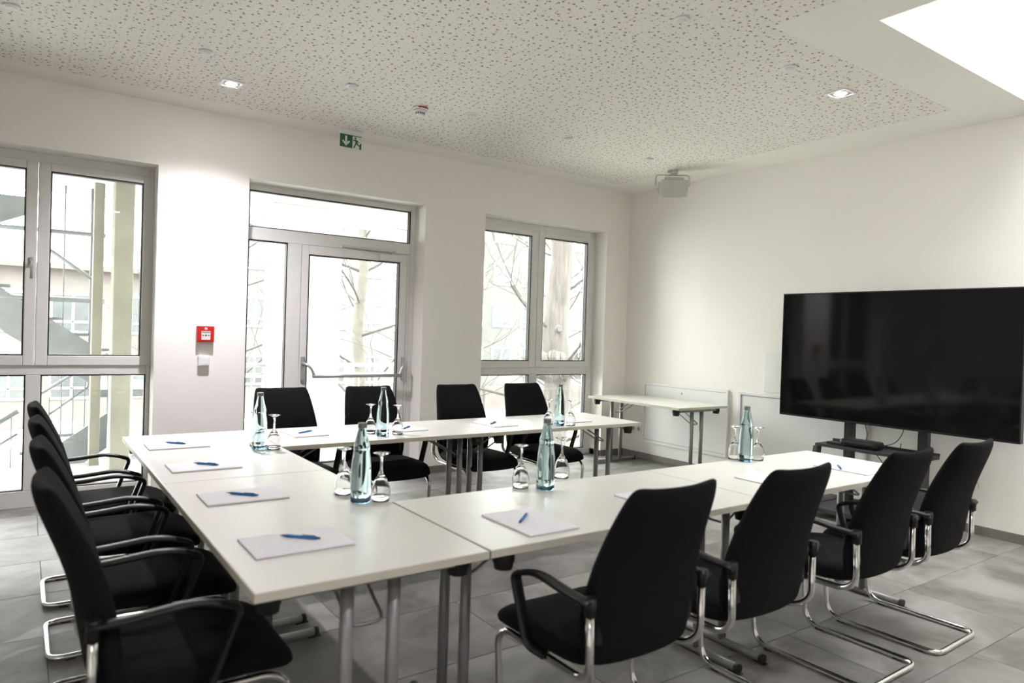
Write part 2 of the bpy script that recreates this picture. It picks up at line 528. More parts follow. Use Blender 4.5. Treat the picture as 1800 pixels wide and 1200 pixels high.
# ceiling with plain plaster border, perforated field and skylight opening
SKX0, SKX1, SKY0, SKY1 = -2.268, -0.16, -6.45, -4.12
SKY = [(SKX0, SKX1, SKY0, SKY1)]
xs = sorted([XL, -6.97, -2.63, -0.47, 0.0] + [v for k in SKY for v in k[:2]])
ys = [YB, -8.4, -6.80, SKY0, SKY1, -3.73, -0.30, 0.0]
cp, pf = MB(), MB()
for i in range(len(xs) - 1):
    for jj in range(len(ys) - 1):
        a, b, c, d = xs[i], xs[i + 1], ys[jj], ys[jj + 1]
        cx, cy = (a + b) / 2, (c + d) / 2
        hole = any(k[0] < cx < k[1] and k[2] < cy < k[3] for k in SKY)
        if not hole:
            per = -6.97 < cx < -0.47 and -8.4 < cy < -0.30 and not (-2.63 < cx and -6.80 < cy < -3.73)
            (pf if per else cp).quad((a, d, H), (b, d, H), (b, c, H), (a, c, H))
xu = sorted([XL - .3, 0.3] + [v for k in SKY for v in k[:2]])
for i in range(len(xu) - 1):           # upper side of the slab
    for (c, d) in ((YB - .3, SKY0), (SKY0, SKY1), (SKY1, WT)):
        cx, cy = (xu[i] + xu[i + 1]) / 2, (c + d) / 2
        if not any(k[0] < cx < k[1] and k[2] < cy < k[3] for k in SKY):
            cp.quad((xu[i], c, H + .25), (xu[i + 1], c, H + .25), (xu[i + 1], d, H + .25), (xu[i], d, H + .25))
ceil = cp.build('ceiling', M['plaster'], recalc=False); ceil['kind'] = 'structure'
pfo = pf.build('perforated_board', M['perf'], ceil, recalc=False)
SH = 0.95
for n, (x0, x1, y0, y1) in enumerate(SKY):
    mb = MB()
    for (a, b, c, d) in ((x0, x1, y1, y1 + 0.06), (x0, x1, y0 - 0.06, y0), (x0 - 0.06, x0, y0 - 0.06, y1 + 0.06), (x1, x1 + 0.06, y0 - 0.06, y1 + 0.06)):
        mb.box(a, b, c, d, H + 0.002, H + SH)
    struct('trim_%d' % (4 + n), mb, M['shaft'])
    wk = thing('window_%d' % (4 + n), None, None); wk['kind'] = 'structure'
    mb = MB()
    for (a, b, c, d) in ((x0, x1, y1 - 0.06, y1), (x0, x1, y0, y0 + 0.06), (x0, x0 + 0.06, y0 + .06, y1 - .06), (x1 - 0.06, x1, y0 + .06, y1 - .06)):
        mb.box(a, b, c, d, H + SH - 0.08, H + SH)
    mb.build('frame', M['pvc'], wk)
    mb = MB(); mb.box(x0 + .06, x1 - .06, y0 + .06, y1 - .06, H + SH - 0.05, H + SH - 0.04); mb.build('pane', M['dome'], wk)

# skirting
BBH, BBT = 0.069, 0.010
def skirting(name, segs):
    mb = MB()
    for s in segs: mb.bbox(*s, 0, BBH, b=0.002)
    struct(name, mb, M['skirt'])
skirting('baseboard_back', [(XL, OPEN[0][0], -BBT, 0), (OPEN[0][1], OPEN[1][0], -BBT, 0), (OPEN[1][1], OPEN[2][0], -BBT, 0), (OPEN[2][1], -BBT, -BBT, 0),
                            (OPEN[2][1], OPEN[2][1] + 0.0101, 0, 0.19)])
skirting('baseboard_right', [(-BBT, 0, YB, 0)])
skirting('baseboard_left', [(XL, XL + BBT, YB, -BBT)])

# ------------------------------------------------------------------ windows and door
FY0, FY1 = 0.20, 0.28         # frame depth inside the reveal
def ring(mb, x0, x1, z0, z1, w, y0, y1, b=0.004):
    l, r, bt, tp = w if isinstance(w, tuple) else (w, w, w, w)
    mb.bbox(x0, x0 + l, y0, y1, z0, z1, b)
    mb.bbox(x1 - r, x1, y0, y1, z0, z1, b)
    mb.bbox(x0 + l, x1 - r, y0, y1, z0, z0 + bt, b)
    mb.bbox(x0 + l, x1 - r, y0, y1, z1 - tp, z1, b)

def glazing(parent, x0, x1, z0, z1, y=0.225):
    """black gasket ring set back in the rebate and the pane behind it"""
    g = MB(); gw = 0.011
    ring(g, x0 - 0.002, x1 + 0.002, z0 - 0.002, z1 + 0.002, gw, y - 0.014, y + 0.040, 0.001)
    go = g.build('gasket', M['gasket'], parent)
    p = MB(); p.box(x0, x1, y + 0.032, y + 0.038, z0, z1)
    po = p.build('pane', M['glass'], parent)
    return po

def sash(parent, x0, x1, z0, z1, gx0, gx1, gz0, gz1, name='sash'):
    mb = MB()
    ring(mb, x0, x1, z0, z1, (gx0 - x0, x1 - gx1, gz0 - z0, z1 - gz1), 0.186, 0.262, 0.006)
    s = mb.build(name, M['pvc'], parent)
    glazing(s, gx0, gx1, gz0, gz1, 0.205)
    return s

def handle(parent, x, z, y=0.186):
    mb = MB()
    mb.bbox(x - 0.014, x + 0.014, y - 0.012, y, z - 0.035, z + 0.035, 0.004)
    mb.tube(rounded([(x, y - 0.01, z), (x, y - 0.045, z), (x, y - 0.045, z - 0.125)], 0.02), 0.009, 8)
    return mb.build('handle', M['silver'], parent)

def tall_window(name, ox0, ox1, seam, lg, rg, zu0, zu1, ll, lr, zl0, zl1, zt, knob=False):
    w = thing(name, None, None); w['kind'] = 'structure'
    mb = MB()
    mid = (zl1 + zt) / 2
    # fixed outer frame, transom and lower mullion
    mb.bbox(ox0, ll[0], FY0, FY1, 0.0, HEAD, .004)
    mb.bbox(lr[1], ox1, FY0, FY1, 0.0, HEAD, .004)
    mb.bbox(ll[0], lr[1], FY0, FY1, 0.0, zl0, .004)
    mb.bbox(ll[0], lr[1], FY0, FY1, zl1, zt + 0.02, .004)
    mb.bbox(ll[0], lr[1], FY0, FY1, zu1 + 0.05, HEAD, .004)
    mb.bbox(ll[1], lr[0], FY0, FY1, zl0, zl1, .004)
    mb.build('frame', M['pvc'], w)
    # two opening sashes
    s1 = sash(w, lg[0] - (seam - 0.0015 - lg[1]), seam - 0.0015, zt, zu1 + 0.062, lg[0], lg[1], zu0, zu1)
    s2 = sash(w, seam + 0.0015, rg[1] + (rg[0] - seam), zt, zu1 + 0.062, rg[0], rg[1], zu0, zu1)
    glazing(w, ll[0], ll[1], zl0, zl1)
    glazing(w, lr[0], lr[1], zl0, zl1)
    if knob:
        handle(s1, seam - 0.032, 1.82)
    else:
        mb = MB(); mb.bbox(seam - 0.012, seam + 0.012, 0.172, 0.186, 1.72, 1.80, .004); mb.build('handle', M['pvc'], s1)
    return w

tall_window('window_1', -6.68, -5.085, -5.852, (-6.545, -5.925), (-5.775, -5.160), 1.13, 2.503, (-6.60, -5.905), (-5.812, -5.113), 0.125, 0.985, 1.055, True)
tall_window('window_2', -2.05, -0.355, -1.210, (-1.955, -1.303), (-1.126, -0.478), 1.103, 2.497, (-1.955, -1.28), (-1.177, -0.438), 0.07, 0.95, 1.03)

door = thing('door_1', None, None); door['kind'] = 'structure'
mb = MB()
DX0, DX1 = -4.40, -2.742
mb.bbox(DX0, -4.345, FY0, FY1, 0, HEAD, .004)
mb.bbox(-2.797, DX1, FY0, FY1, 0, HEAD, .004)
mb.bbox(-4.345, -2.797, FY0, FY1, 2.578, HEAD, .004)
mb.bbox(-4.345, -2.797, FY0, FY1, 2.150, 2.259, .004)       # transom
mb.bbox(-4.003, -3.878, FY0, FY1, 0.0, 2.150, .004)         # mullion beside the leaf
mb.bbox(-4.345, -4.003, FY0, FY1, 0.0, 0.10, .004)
mb.bbox(-2.828, -2.797, FY0, FY1, 0.0, 2.150, .004)
mb.build('frame', M['pvc'], door)
glazing(door, -4.345, -2.797, 2.259, 2.578)
glazing(door, -4.345, -4.003, 0.10, 2.150)
leaf = MB()
ring(leaf, -3.8755, -2.8305, 0.012, 2.1465, (0.062, 0.078, 0.14, 0.084), 0.192, 0.262, .004)
leaf = leaf.build('door_leaf', M['pvc'], door)
glazing(leaf, -3.8135, -2.9085, 0.152, 2.0625, 0.205)
# panic bar
mb = MB()
bz, by = 0.962, 0.105
mb.bbox(-3.868, -3.832, 0.172, 0.192, 0.915, 1.135, .004)
mb.bbox(-2.868, -2.834, 0.172, 0.192, 0.915, 1.135, .004)
mb.tube(rounded([(-3.85, 0.18, 1.075), (-3.835, 0.12, 1.07), (-3.79, by, 1.03), (-3.765, by, bz), (-3.7, by, bz)], 0.03), 0.013, 8)
mb.tube(rounded([(-2.851, 0.18, 1.075), (-2.866, 0.12, 1.07), (-2.895, by, 1.03), (-2.915, by, bz), (-2.98, by, bz)], 0.03), 0.013, 8)
mb.tube([(-3.78, by, bz), (-2.90, by, bz)], 0.0175, 12)
mb.build('panic_bar', M['silver'], leaf)
# overhead closer
mb = MB()
mb.bbox(-3.135, -2.905, 0.150, 0.192, 2.068, 2.128, .006)
mb.build('door_closer', M['pvc'], leaf)
mb = MB()
mb.bbox(-3.50, -2.96, 0.176, 0.200, 2.158, 2.176, .003)
mb.tube([(-3.02, 0.168, 2.130), (-3.02, 0.168, 2.150), (-3.28, 0.178, 2.156)], 0.006, 8)
mb.build('closer_rail', M['silver'], door)

# ------------------------------------------------------------------ wall panels, sockets
def wall_panel(name, label, y0, y1, z0, z1, w=0.03, knob=False):
    p = thing(name, label, 'wall panel', (0, (y0 + y1) / 2, z0))
    ym = (y0 + y1) / 2
    mb = MB()
    h = z1 - z0
    a, b = y0 - ym, y1 - ym
    for (c, d, e, f) in ((a, b, 0, w), (a, b, h - w, h), (a, a + w, w, h - w), (b - w, b, w, h - w)):
        mb.bbox(-0.022, 0, c, d, e, f, .003)
    mb.build('frame', M['panel'], p)
    mb = MB(); mb.bbox(-0.012, 0, a + w + 0.004, b - w - 0.004, w + 0.004, h - w - 0.004, .002)
    mb.build('door_panel', M['panel'], p)
    mb = MB(); mb.box(-0.006, 0, a + w - .002, b - w + .002, w - .002, h - w + .002)
    mb.build('joint', M['seam'], p)
    if knob:
        mb = MB(); mb.lathe([(0.011, 0), (0.011, 0.006), (0.006, 0.008)], 0, 0, 0, 12, mtx=Matrix.Translation((-0.012, 0.02, h - 0.09)) @ Matrix.Rotation(-PI / 2, 4, 'Y'))
        mb.build('lock', M['silver'], p)
    return p
wall_panel('wall_panel', 'white framed access panel on the wall behind the small folding table', -1.52, -0.33, 0.20, 0.895, knob=True)
wall_panel('wall_panel', 'white framed access panel partly hidden behind the large screen', -2.95, -1.645, 0.20, 0.895)
mb = MB(); mb.bbox(-0.012, 0, -2.62, -1.925, 0.915, 1.31, .004)
tag(mb.build('cover_plate', M['panel']), 'pale flat cover plate on the wall at the left edge of the screen', 'cover plate')

def socket(y, z, label):
    s = thing('wall_socket', label, 'socket', (0, y, z), 0, 'wall sockets beneath the folding table')
    mb = MB(); mb.bbox(-0.010, 0, -0.04, 0.04, -0.04, 0.04, .004); mb.build('plate', M['white'], s)
    mb = MB(); mb.lathe([(0.021, 0), (0.021, 0.001), (0.017, 0.0035), (0.017, 0.002)], 0, 0, 0, 16, mtx=Matrix.Translation((-0.0098, 0, 0)) @ Matrix.Rotation(-PI / 2, 4, 'Y'))
    mb.build('socket_ring', M['seam'], s)
socket(-0.185, 0.335, 'white wall socket left of its twin, low on the wall by the corner')
socket(-0.27, 0.335, 'white wall socket right of its twin, beside the access panel')

# ------------------------------------------------------------------ folding tables
def make_table(w=1.40, d=0.70, name='folding_table'):
    """long axis along local x, centred, standing on z = 0"""
    t = thing(name, '', 'table')
    hw, hd = w / 2 - 0.0008, d / 2 - 0.0008
    mb = MB(); mb.bbox(-hw + .0025, hw - .0025, -hd + .0025, hd - .0025, TZ - 0.024, TZ, .0015)
    top = mb.build('tabletop', M['laminate'], t)
    mb = MB()
    for (a, b, c, e) in ((-hw, hw, -hd, -hd + .0025), (-hw, hw, hd - .0025, hd), (-hw, -hw + .0025, -hd, hd), (hw - .0025, hw, -hd, hd)):
        mb.box(a, b, c, e, TZ - 0.0245, TZ - 0.0012)
    mb.build('edge_band', M['edge'], top)
    for sx in (-1, 1):
        ex = sx * (w / 2 - 0.085)
        mb = MB(); mb.bbox(ex - 0.02, ex + 0.02, -d * .40, d * .40, TZ - 0.056, TZ - 0.0245, .004)
        mb.build('top_bar', M['steel'], t)
        for sy in (-1, 1):
            mb = MB(); mb.tube([(ex, sy * 0.072, 0.03), (ex, sy * 0.072, TZ - 0.05)], 0.0195, 16)
            mb.build('leg', M['steel'], t)
            mb = MB()
            mb.lathe([(0.030, -0.085), (0.033, -0.065), (0.036, -0.062), (0.036, -0.0248)], ex - sx * 0.004, sy * d * .415, TZ, 12)
            mb.build('corner_block', M['block'], t)
        mb = MB()
        mb.tube([(ex, -d * .40, 0.0215), (ex, d * .40, 0.0215)], 0.0185, 14)
        ft = mb.build('foot_bar', M['steel'], t)
        for sy in (-1, 1):
            mb = MB(); mb.tube([(ex, sy * d * .40, 0.0215), (ex, sy * (d * .40 + 0.018), 0.0215)], 0.0205, 14)
            mb.bbox(ex - .012, ex + .012, sy * d * .40 - .03, sy * d * .40 + .03, 0, 0.006, .002)
            mb.build('end_cap', M['block'], ft)
        mb = MB()
        ix = ex - sx * 0.30
        mb.tube(rounded([(ix, -0.052, TZ - 0.03), (ex - sx * .02, -0.052, 0.555), (ex - sx * .02, 0.052, 0.555), (ix, 0.052, TZ - 0.03)], 0.03, 4), 0.0055, 8)
        mb.bbox(ix - 0.02, ix + 0.02, -0.09, 0.09, TZ - 0.034, TZ - 0.0245, .002)
        mb.build('folding_strut', M['steel'], t)
    return t
T0 = make_table()
register(T0)
GT = 'folding tables of the U-shaped block'
tx0, tyn, txr = -5.452, -4.298, -4.743
T0.location = (-5.0975, tyn + 0.70, 0); T0.rotation_euler = (0, 0, PI / 2)
T0['label'] = 'white folding table nearest the camera in the left row with two blue pens'; T0['group'] = GT
copy_tree(T0, 'white folding table of the left row nearest the windows', (-5.0975, tyn + 2.10, 0), PI / 2, GT)
copy_tree(T0, 'white folding table of the near right row, joined to the left row', (txr + 0.70, -3.947, 0), 0, GT)
copy_tree(T0, 'white folding table of the near right row, closest to the screen', (txr + 2.10, -3.947, 0), 0, GT)
copy_tree(T0, 'white folding table by the glass door at the left of the far row', (txr + 0.70, -1.842, 0), 0, GT)
copy_tree(T0, 'white folding table at the right end of the far row before the window', (txr + 2.10, -1.842, 0), 0, GT)
side = make_table(1.31, 0.72, 'side_table')
side['label'] = 'empty white folding side table standing alone along the wall by the corner'
side.location = (-0.425, -0.895, 0); side.rotation_euler = (0, 0, PI / 2)

# ------------------------------------------------------------------ chairs
def cushion(w_fn, path_fn, thick_fn, nu=14, nv=16, curve=0.0, p=5.0, q=2.2):
    """closed padded slab: v runs along path_fn(v)->(y,z,ny,nz), u across; v,u in [-1,1]"""
    bm = bmesh.new()
    def h(u): return max(0.0, 1 - abs(u) ** p) ** (1 / q)
    grid = [[], []]
    for side_ in (0, 1):
        for iv in range(nv + 1):
            row = []
            v = math.sin((-1 + 2 * iv / nv) * PI / 2)
            for iu in range(nu + 1):
                u = math.sin((-1 + 2 * iu / nu) * PI / 2)
                # squircle mapping rounds the outline's corners
                k = 0.055
                uu = u * (1 - k * v ** 8 * abs(u) ** 3); vv = v * (1 - k * 0.8 * u ** 8 * abs(v) ** 3)
                y, z, ny, nz = path_fn(vv)
                hh = h(u) * h(v) * thick_fn(vv) / 2 * (1 if side_ == 0 else -1)
                off = curve * uu * uu
                row.append(((uu * w_fn(vv) / 2), y + ny * (hh + off), z + nz * (hh + off)))
            grid[side_].append(row)
    vt = {}
    for s in (0, 1):
        for iv in range(nv + 1):
            for iu in range(nu + 1):
                edge = iv in (0, nv) or iu in (0, nu)
                if s == 1 and edge:
                    vt[1, iv, iu] = vt[0, iv, iu]
                else:
                    vt[s, iv, iu] = bm.verts.new(grid[s][iv][iu])
    for s in (0, 1):
        for iv in range(nv):
            for iu in range(nu):
                f = [vt[s, iv, iu], vt[s, iv, iu + 1], vt[s, iv + 1, iu + 1], vt[s, iv + 1, iu]]
                bm.faces.new(f if s else f[::-1])
    return bm

def lerp(t, pts):
    """Catmull-Rom through (t, value) knots"""
    n = len(pts)
    t = max(pts[0][0], min(pts[-1][0], t))
    for i in range(n - 1):
        if t <= pts[i + 1][0]:
            break
    def slope(j):
        a, b = pts[max(0, j - 1)], pts[min(n - 1, j + 1)]
        return (b[1] - a[1]) / (b[0] - a[0])
    (x0, y0), (x1, y1) = pts[i], pts[i + 1]
    h = x1 - x0; k = (t - x0) / h
    return ((2 * k ** 3 - 3 * k ** 2 + 1) * y0 + (k ** 3 - 2 * k ** 2 + k) * h * slope(i)
            + (-2 * k ** 3 + 3 * k ** 2) * y1 + (k ** 3 - k ** 2) * h * slope(i + 1))

def make_chair():
    """faces local +y"""
    c = thing('visitor_chair', '', 'chair')
    # seat cushion
    def spath(v):
        y = 0.015 + v * 0.245
        z = 0.437 - 0.030 * max(0, v - 0.35) ** 2 / 0.42 + 0.012 * max(0, -v - 0.6)
        return (y, z, 0, 1)
    bm = cushion(lambda v: lerp(v, [(-1, .445), (-0.2, .485), (0.5, .485), (1, .44)]), spath, lambda v: 0.085, curve=0.006, p=7, q=2.4)
    mb = MB(); mb.addbm(bm); mb.build('seat', M['fabric'], c)
    # backrest
    def bpath(v):
        s = (v + 1) / 2
        z = 0.425 + s * 0.55
        y = lerp(s, [(0, -.250), (0.22, -.252), (0.55, -.290), (1.0, -.395)])
        e = 0.01
        y2 = lerp(min(1, s + e), [(0, -.250), (0.22, -.252), (0.55, -.290), (1.0, -.395)])
        ty, tz = (y2 - y), 0.54 * e
        L = math.hypot(ty, tz) or 1
        return (y, z, tz / L, -ty / L)
    bm = cushion(lambda v: lerp((v + 1) / 2, [(0, .440), (0.22, .470), (0.55, .440), (1, .365)]), bpath, lambda v: lerp((v + 1) / 2, [(0, .055), (.3, .075), (1, .052)]), curve=0.030, p=7, q=2.4, nv=22)
    mb = MB(); mb.addbm(bm); mb.build('backrest', M['fabric'], c)
    # chrome cantilever tube, one continuous run
    def half(s):
        return [(s * .243, -.268, .632), (s * .240, -.272, .440), (s * .228, -.215, .395), (s * .214, .185, .388), (s * .212, .238, .350), (s * .212, .205, .013), (s * .212, -.318, .013)]
    pts = half(-1) + half(1)[::-1]
    rad = [0, .07, .05, .05, .05, .075, .055, .055, .075, .05, .05, .05, .07, 0]
    mb = MB(); mb.tube(rounded(pts, rad, 6), 0.0125, 12)
    mb.build('cantilever_frame', M['chrome'], c)
    # armrests
    for s in (-1, 1):
        x = s * .252
        pts = rounded([(x, -.285, .640), (x, -.20, .640), (x, -.02, .658), (x * 1.02, .085, .622), (x, .012, .415), (s * .225, -.05, .398)], [0, .04, .10, .025, .03, 0], 6)
        mb = MB(); mb.tube(pts, 0.0105, 10, rx=0.0225, upv=None)
        mb.tube([(s * .245, -.27, .655), (s * .243, -.27, .60)], 0.018, 10)
        mb.build('armrest', M['plastic'], c)
        mb = MB(); mb.bbox(s * .195 - .012, s * .195 + .012, -.262, -.20, .50, .57, .006)
        mb.build('back_bracket', M['plastic'], c)
    mb = MB()
    for sx in (-1, 1):
        for yy in (.13, -.24):
            mb.bbox(sx * .212 - .011, sx * .212 + .011, yy - .02, yy + .02, 0.0, 0.02, .003)
    g = mb.build('floor_glides', M['block'], c)
    return c
C0 = make_chair()
register(C0)
def chair(i, x, y, rz, label, group):
    if i == 0:
        C0.location = (x, y, 0); C0.rotation_euler = (0, 0, rz); C0['label'] = label; C0['group'] = group
        return C0
    return copy_tree(C0, label, (x, y, 0), rz, group)
GR = 'black chairs on the near right side'
chair(0, -4.335, -4.302, math.radians(0), 'black cantilever chair in the right foreground, its back hiding most of a notepad', GR)
chair(1, -3.700, -4.305, math.radians(0.5), 'black cantilever chair second from the left in the near right row', GR)
chair(2, -2.905, -4.300, math.radians(1), 'black cantilever chair third from the left in the near right row, before the last notepad', GR)
chair(3, -2.300, -4.300, math.radians(1.5), 'black cantilever chair of the near right row nearest the screen wall', GR)
GF = 'black chairs on the far window side'
fx = [(-4.44, 'black chair with its back against the glass door, left end of the far row'),
      (-3.80, 'black chair before the glass door, behind the bottle with two goblets'),
      (-3.045, 'black chair in front of the white wall between door and right window'),
      (-2.39, 'black chair in front of the right window, right end of the far row')]
for i, (x, l) in enumerate(fx):
    chair(1, x, -1.545, PI + math.radians((1, 0, -1, -1)[i]), l, GF)
GL = 'black chairs on the left side'
lx = [(-3.80, 'black chair nearest the camera, cut off at the bottom left'),
      (-3.13, 'black chair second from the camera on the left side'),
      (-2.47, 'black chair third from the camera on the left side'),
      (-1.83, 'black chair farthest from the camera on the left side, next to the left window')]
for i, (y, l) in enumerate(lx):
    chair(1, -5.50, y, -PI / 2, l, GL)

# ------------------------------------------------------------------ notepads and pens
def make_pad():
    p = thing('notepad', '', 'notepad')
    mb = MB(); mb.bbox(-0.105, 0.105, -0.1485, 0.1485, 0.0012, 0.007, .0006)
    mb.build('paper_block', M['paper'], p)
    mb = MB(); mb.box(-0.105, 0.105, -0.1485, 0.1485, 0, 0.0012)
    mb.build('card_back', M['card'], p)
    return p
P0 = make_pad(); register(P0)
def make_pen():
    p = thing('ballpoint_pen', '', 'pen')
    mx = Matrix.Rotation(PI / 2, 4, 'Y')
    mb = MB(); mb.lathe([(0.0042, -0.048), (0.0052, -0.045), (0.0052, 0.05), (0.0046, 0.054)], seg=12, mtx=mx); mb.build('barrel', M['penblue'], p)
    mb = MB(); mb.lathe([(0.0008, -0.068), (0.0040, -0.0485), (0.0040, -0.048)], seg=12, mtx=mx); mb.build('tip', M['pendark'], p)
    mb = MB(); mb.lathe([(0.0042, 0.054), (0.0032, 0.058), (0.0030, 0.066)], seg=12, mtx=mx); mb.build('push_button', M['pendark'], p)
    mb = MB(); mb.bbox(0.008, 0.05, -0.0018, 0.0018, 0.0048, 0.0068, .0006); mb.build('clip', M['pendark'], p)
    return p
N0 = make_pen(); register(N0)
PADS = [  # x, y, rotation, label
    (-5.226, -3.935, PI / 2, 'white notepad nearest the camera on the left table row'),
    (-5.217, -3.262, PI / 2, 'white notepad second from the camera on the left table row'),
    (-5.226, -2.592, PI / 2, 'white notepad third from the camera on the left table row'),
    (-5.232, -1.945, PI / 2, 'white notepad farthest from the camera on the left table row'),
    (-4.478, -1.770, 0.02, 'white notepad in front of the far row chair at the left'),
    (-3.808, -1.805, 0.02, 'white notepad beside the bottle before the door, partly behind a goblet'),
    (-3.100, -1.852, 0.02, 'white notepad before the far row chair by the white wall'),
    (-2.410, -1.868, 0.02, 'white notepad at the right end of the far row beyond the bottle'),
    (-4.448, -4.093, 0.0, 'white notepad in the right foreground under a light blue pen'),
    (-3.785, -4.085, 0.0, 'white notepad mostly hidden by the foreground chair back'),
    (-2.985, -4.080, 0.0, 'white notepad mostly hidden by the second chair back of the right row'),
    (-2.302, -4.072, 0.0, 'white notepad at the table end near the screen')]
for i, (x, y, r, l) in enumerate(PADS):
    if i == 0:
        P0.location = (x, y, TZ); P0.rotation_euler = (0, 0, r); P0['label'] = l; P0['group'] = 'notepads on the tables'
    else:
        copy_tree(P0, l, (x, y, TZ), r, 'notepads on the tables')
PZ = TZ + 0.007 + 0.0053
PENS = [  # tip, end
    ((-5.262, -3.868), (-5.155, -3.968), 'blue pen on the notepad nearest the camera'),
    ((-5.272, -3.215), (-5.168, -3.320), 'blue pen on the second notepad of the left row'),
    ((-5.262, -2.535), (-5.168, -2.642), 'blue pen on the third notepad of the left row'),
    ((-5.288, -1.855), (-5.186, -1.975), 'blue pen on the farthest notepad of the left row'),
    ((-4.530, -1.815), (-4.424, -1.753), 'blue pen on the notepad at the left of the far row'),
    ((-3.848, -1.880), (-3.763, -1.800), 'dark looking pen on the notepad beside the bottle before the door'),
    ((-3.170, -1.900), (-3.075, -1.822), 'blue pen on the notepad by the white wall'),
    ((-4.510, -4.118), (-4.410, -4.030), 'light blue pen pointing away on the right foreground notepad'),
    ((-2.300, -4.000), (-2.415, -4.090), 'blue pen on the notepad near the screen')]
for i, (a, b, l) in enumerate(PENS):
    cx, cy = (a[0] + b[0]) / 2, (a[1] + b[1]) / 2
    r = math.atan2(b[1] - a[1], b[0] - a[0])
    if i == 0:
        N0.location = (cx, cy, PZ); N0.rotation_euler = (0, 0, r); N0['label'] = l; N0['group'] = 'pens on the notepads'
    else:
        copy_tree(N0, l, (cx, cy, PZ), r, 'pens on the notepads')

# ------------------------------------------------------------------ bottles and goblets
def make_bottle():
    b = thing('water_bottle', '', 'bottle')
    mb = MB()
    prof = [(0.0388, 0.022), (0.0395, 0.04), (0.0395, 0.075), (0.0388, 0.11), (0.0375, 0.140), (0.0350, 0.165), (0.0318, 0.188), (0.0300, 0.200),
            (0.0315, 0.206), (0.0310, 0.214), (0.0270, 0.232), (0.0215, 0.255), (0.0175, 0.272), (0.0155, 0.280), (0.0155, 0.284), (0.0140, 0.287)]
    mb.lathe(prof, seg=32); mb.build('glass_body', M['bottle'], b)
    mb = MB(); mb.lathe([(0.034, 0.0), (0.0382, 0.004), (0.0388, 0.0215)], seg=32); mb.build('blue_base', M['bottlebase'], b)
    mb = MB(); mb.lathe([(0.0172, 0.286), (0.0175, 0.288), (0.0175, 0.302), (0.0160, 0.305)], seg=24); mb.build('screw_cap', M['cap'], b)
    return b
B0 = make_bottle(); register(B0)
def make_goblet():
    g = thing('wine_goblet', '', 'goblet')
    # upside down: rim on the table, foot on top
    out = [(0.0335, 0.0), (0.0368, 0.020), (0.0375, 0.035), (0.0345, 0.055), (0.0255, 0.078), (0.0125, 0.098), (0.0060, 0.115), (0.0042, 0.135), (0.0044, 0.160), (0.0075, 0.174), (0.020, 0.1805), (0.0325, 0.184), (0.0325, 0.186), (0.004, 0.1865)]
    inn = [(0.002, 0.094), (0.0112, 0.0945), (0.0240, 0.0765), (0.0330, 0.0545), (0.0360, 0.035), (0.0353, 0.020), (0.0321, 0.0)]
    mb = MB(); mb.lathe(out, seg=28, capb=False, capt=True)
    n0 = len(mb.v)
    mb.lathe(inn, seg=28, capb=True, capt=False)
    k = n0 + (len(inn) - 1) * 28
    for i in range(28):
        j = (i + 1) % 28
        mb.f.append((i, j, k + j, k + i)); mb.s.append(True)
    mb.build('goblet_glass', M['crystal'], g)
    return g
G0 = make_goblet(); register(G0)
def up_to(i, o0, label, loc, group):
    if i == 0:
        o0.location = loc; o0['label'] = label; o0['group'] = group; return o0
    return copy_tree(o0, label, loc, None, group)
BOT = [(-4.872, -2.215, 'pale blue water bottle where the left and far rows meet'),
       (-4.852, -3.545, 'pale blue water bottle in the foreground on the left row'),
       (-4.075, -2.045, 'pale blue water bottle on the far row before the door'),
       (-4.075, -3.705, 'pale blue water bottle on the near right row beside the foreground notepad'),
       (-2.690, -2.090, 'pale blue water bottle on the far row before the right window'),
       (-2.645, -3.668, 'pale blue water bottle on the near right row close to the screen')]
for i, (x, y, l) in enumerate(BOT):
    up_to(i, B0, l, (x, y, TZ), 'water bottles on the tables')
GOB = [(-4.150, -3.628, 'upturned goblet left of the bottle on the near right row'),
       (-3.855, -3.545, 'upturned goblet right of the bottle on the near right row'),
       (-4.862, -3.395, 'upturned goblet left behind the foreground bottle'),
       (-4.775, -3.560, 'upturned goblet right of the foreground bottle'),
       (-4.100, -1.915, 'upturned goblet left of the bottle before the door'),
       (-3.960, -2.020, 'upturned goblet right of the bottle before the door'),
       (-4.805, -2.250, 'upturned goblet right before the bottle where the rows meet'),
       (-4.860, -2.105, 'upturned goblet hidden behind the bottle where the rows meet'),
       (-2.640, -3.590, 'upturned goblet left of the bottle close to the screen'),
       (-2.545, -3.672, 'upturned goblet right of the bottle close to the screen'),
       (-2.720, -2.000, 'upturned goblet left of the bottle before the right window'),
       (-2.600, -2.110, 'upturned goblet right of the bottle before the right window')]
for i, (x, y, l) in enumerate(GOB):
    up_to(i, G0, l, (x, y, TZ), 'upturned goblets beside the bottles')

# ------------------------------------------------------------------ big screen on its stand
TX, TY0, TY1, TZ0, TZ1 = -0.35, -4.183, -2.332, 0.757, 1.837
tv = thing('flat_screen', 'very large black flat screen mounted on a dark floor stand', 'screen', (TX, (TY0 + TY1) / 2, TZ0))
ym, hw, hh = 0, (TY1 - TY0) / 2, TZ1 - TZ0
mb = MB(); mb.bbox(0.004, 0.060, -hw, hw, 0, hh, .004); mb.build('housing', M['plastic'], tv)
mb = MB(); mb.box(0.0, 0.006, -hw + .010, hw - .010, 0.018, hh - .010); mb.build('display_panel', M['screen'], tv)
mb = MB(); mb.bbox(0.060, 0.095, -hw * .5, hw * .5, 0.25, 0.80, .004); mb.build('wall_mount_plate', M['stand'], tv)

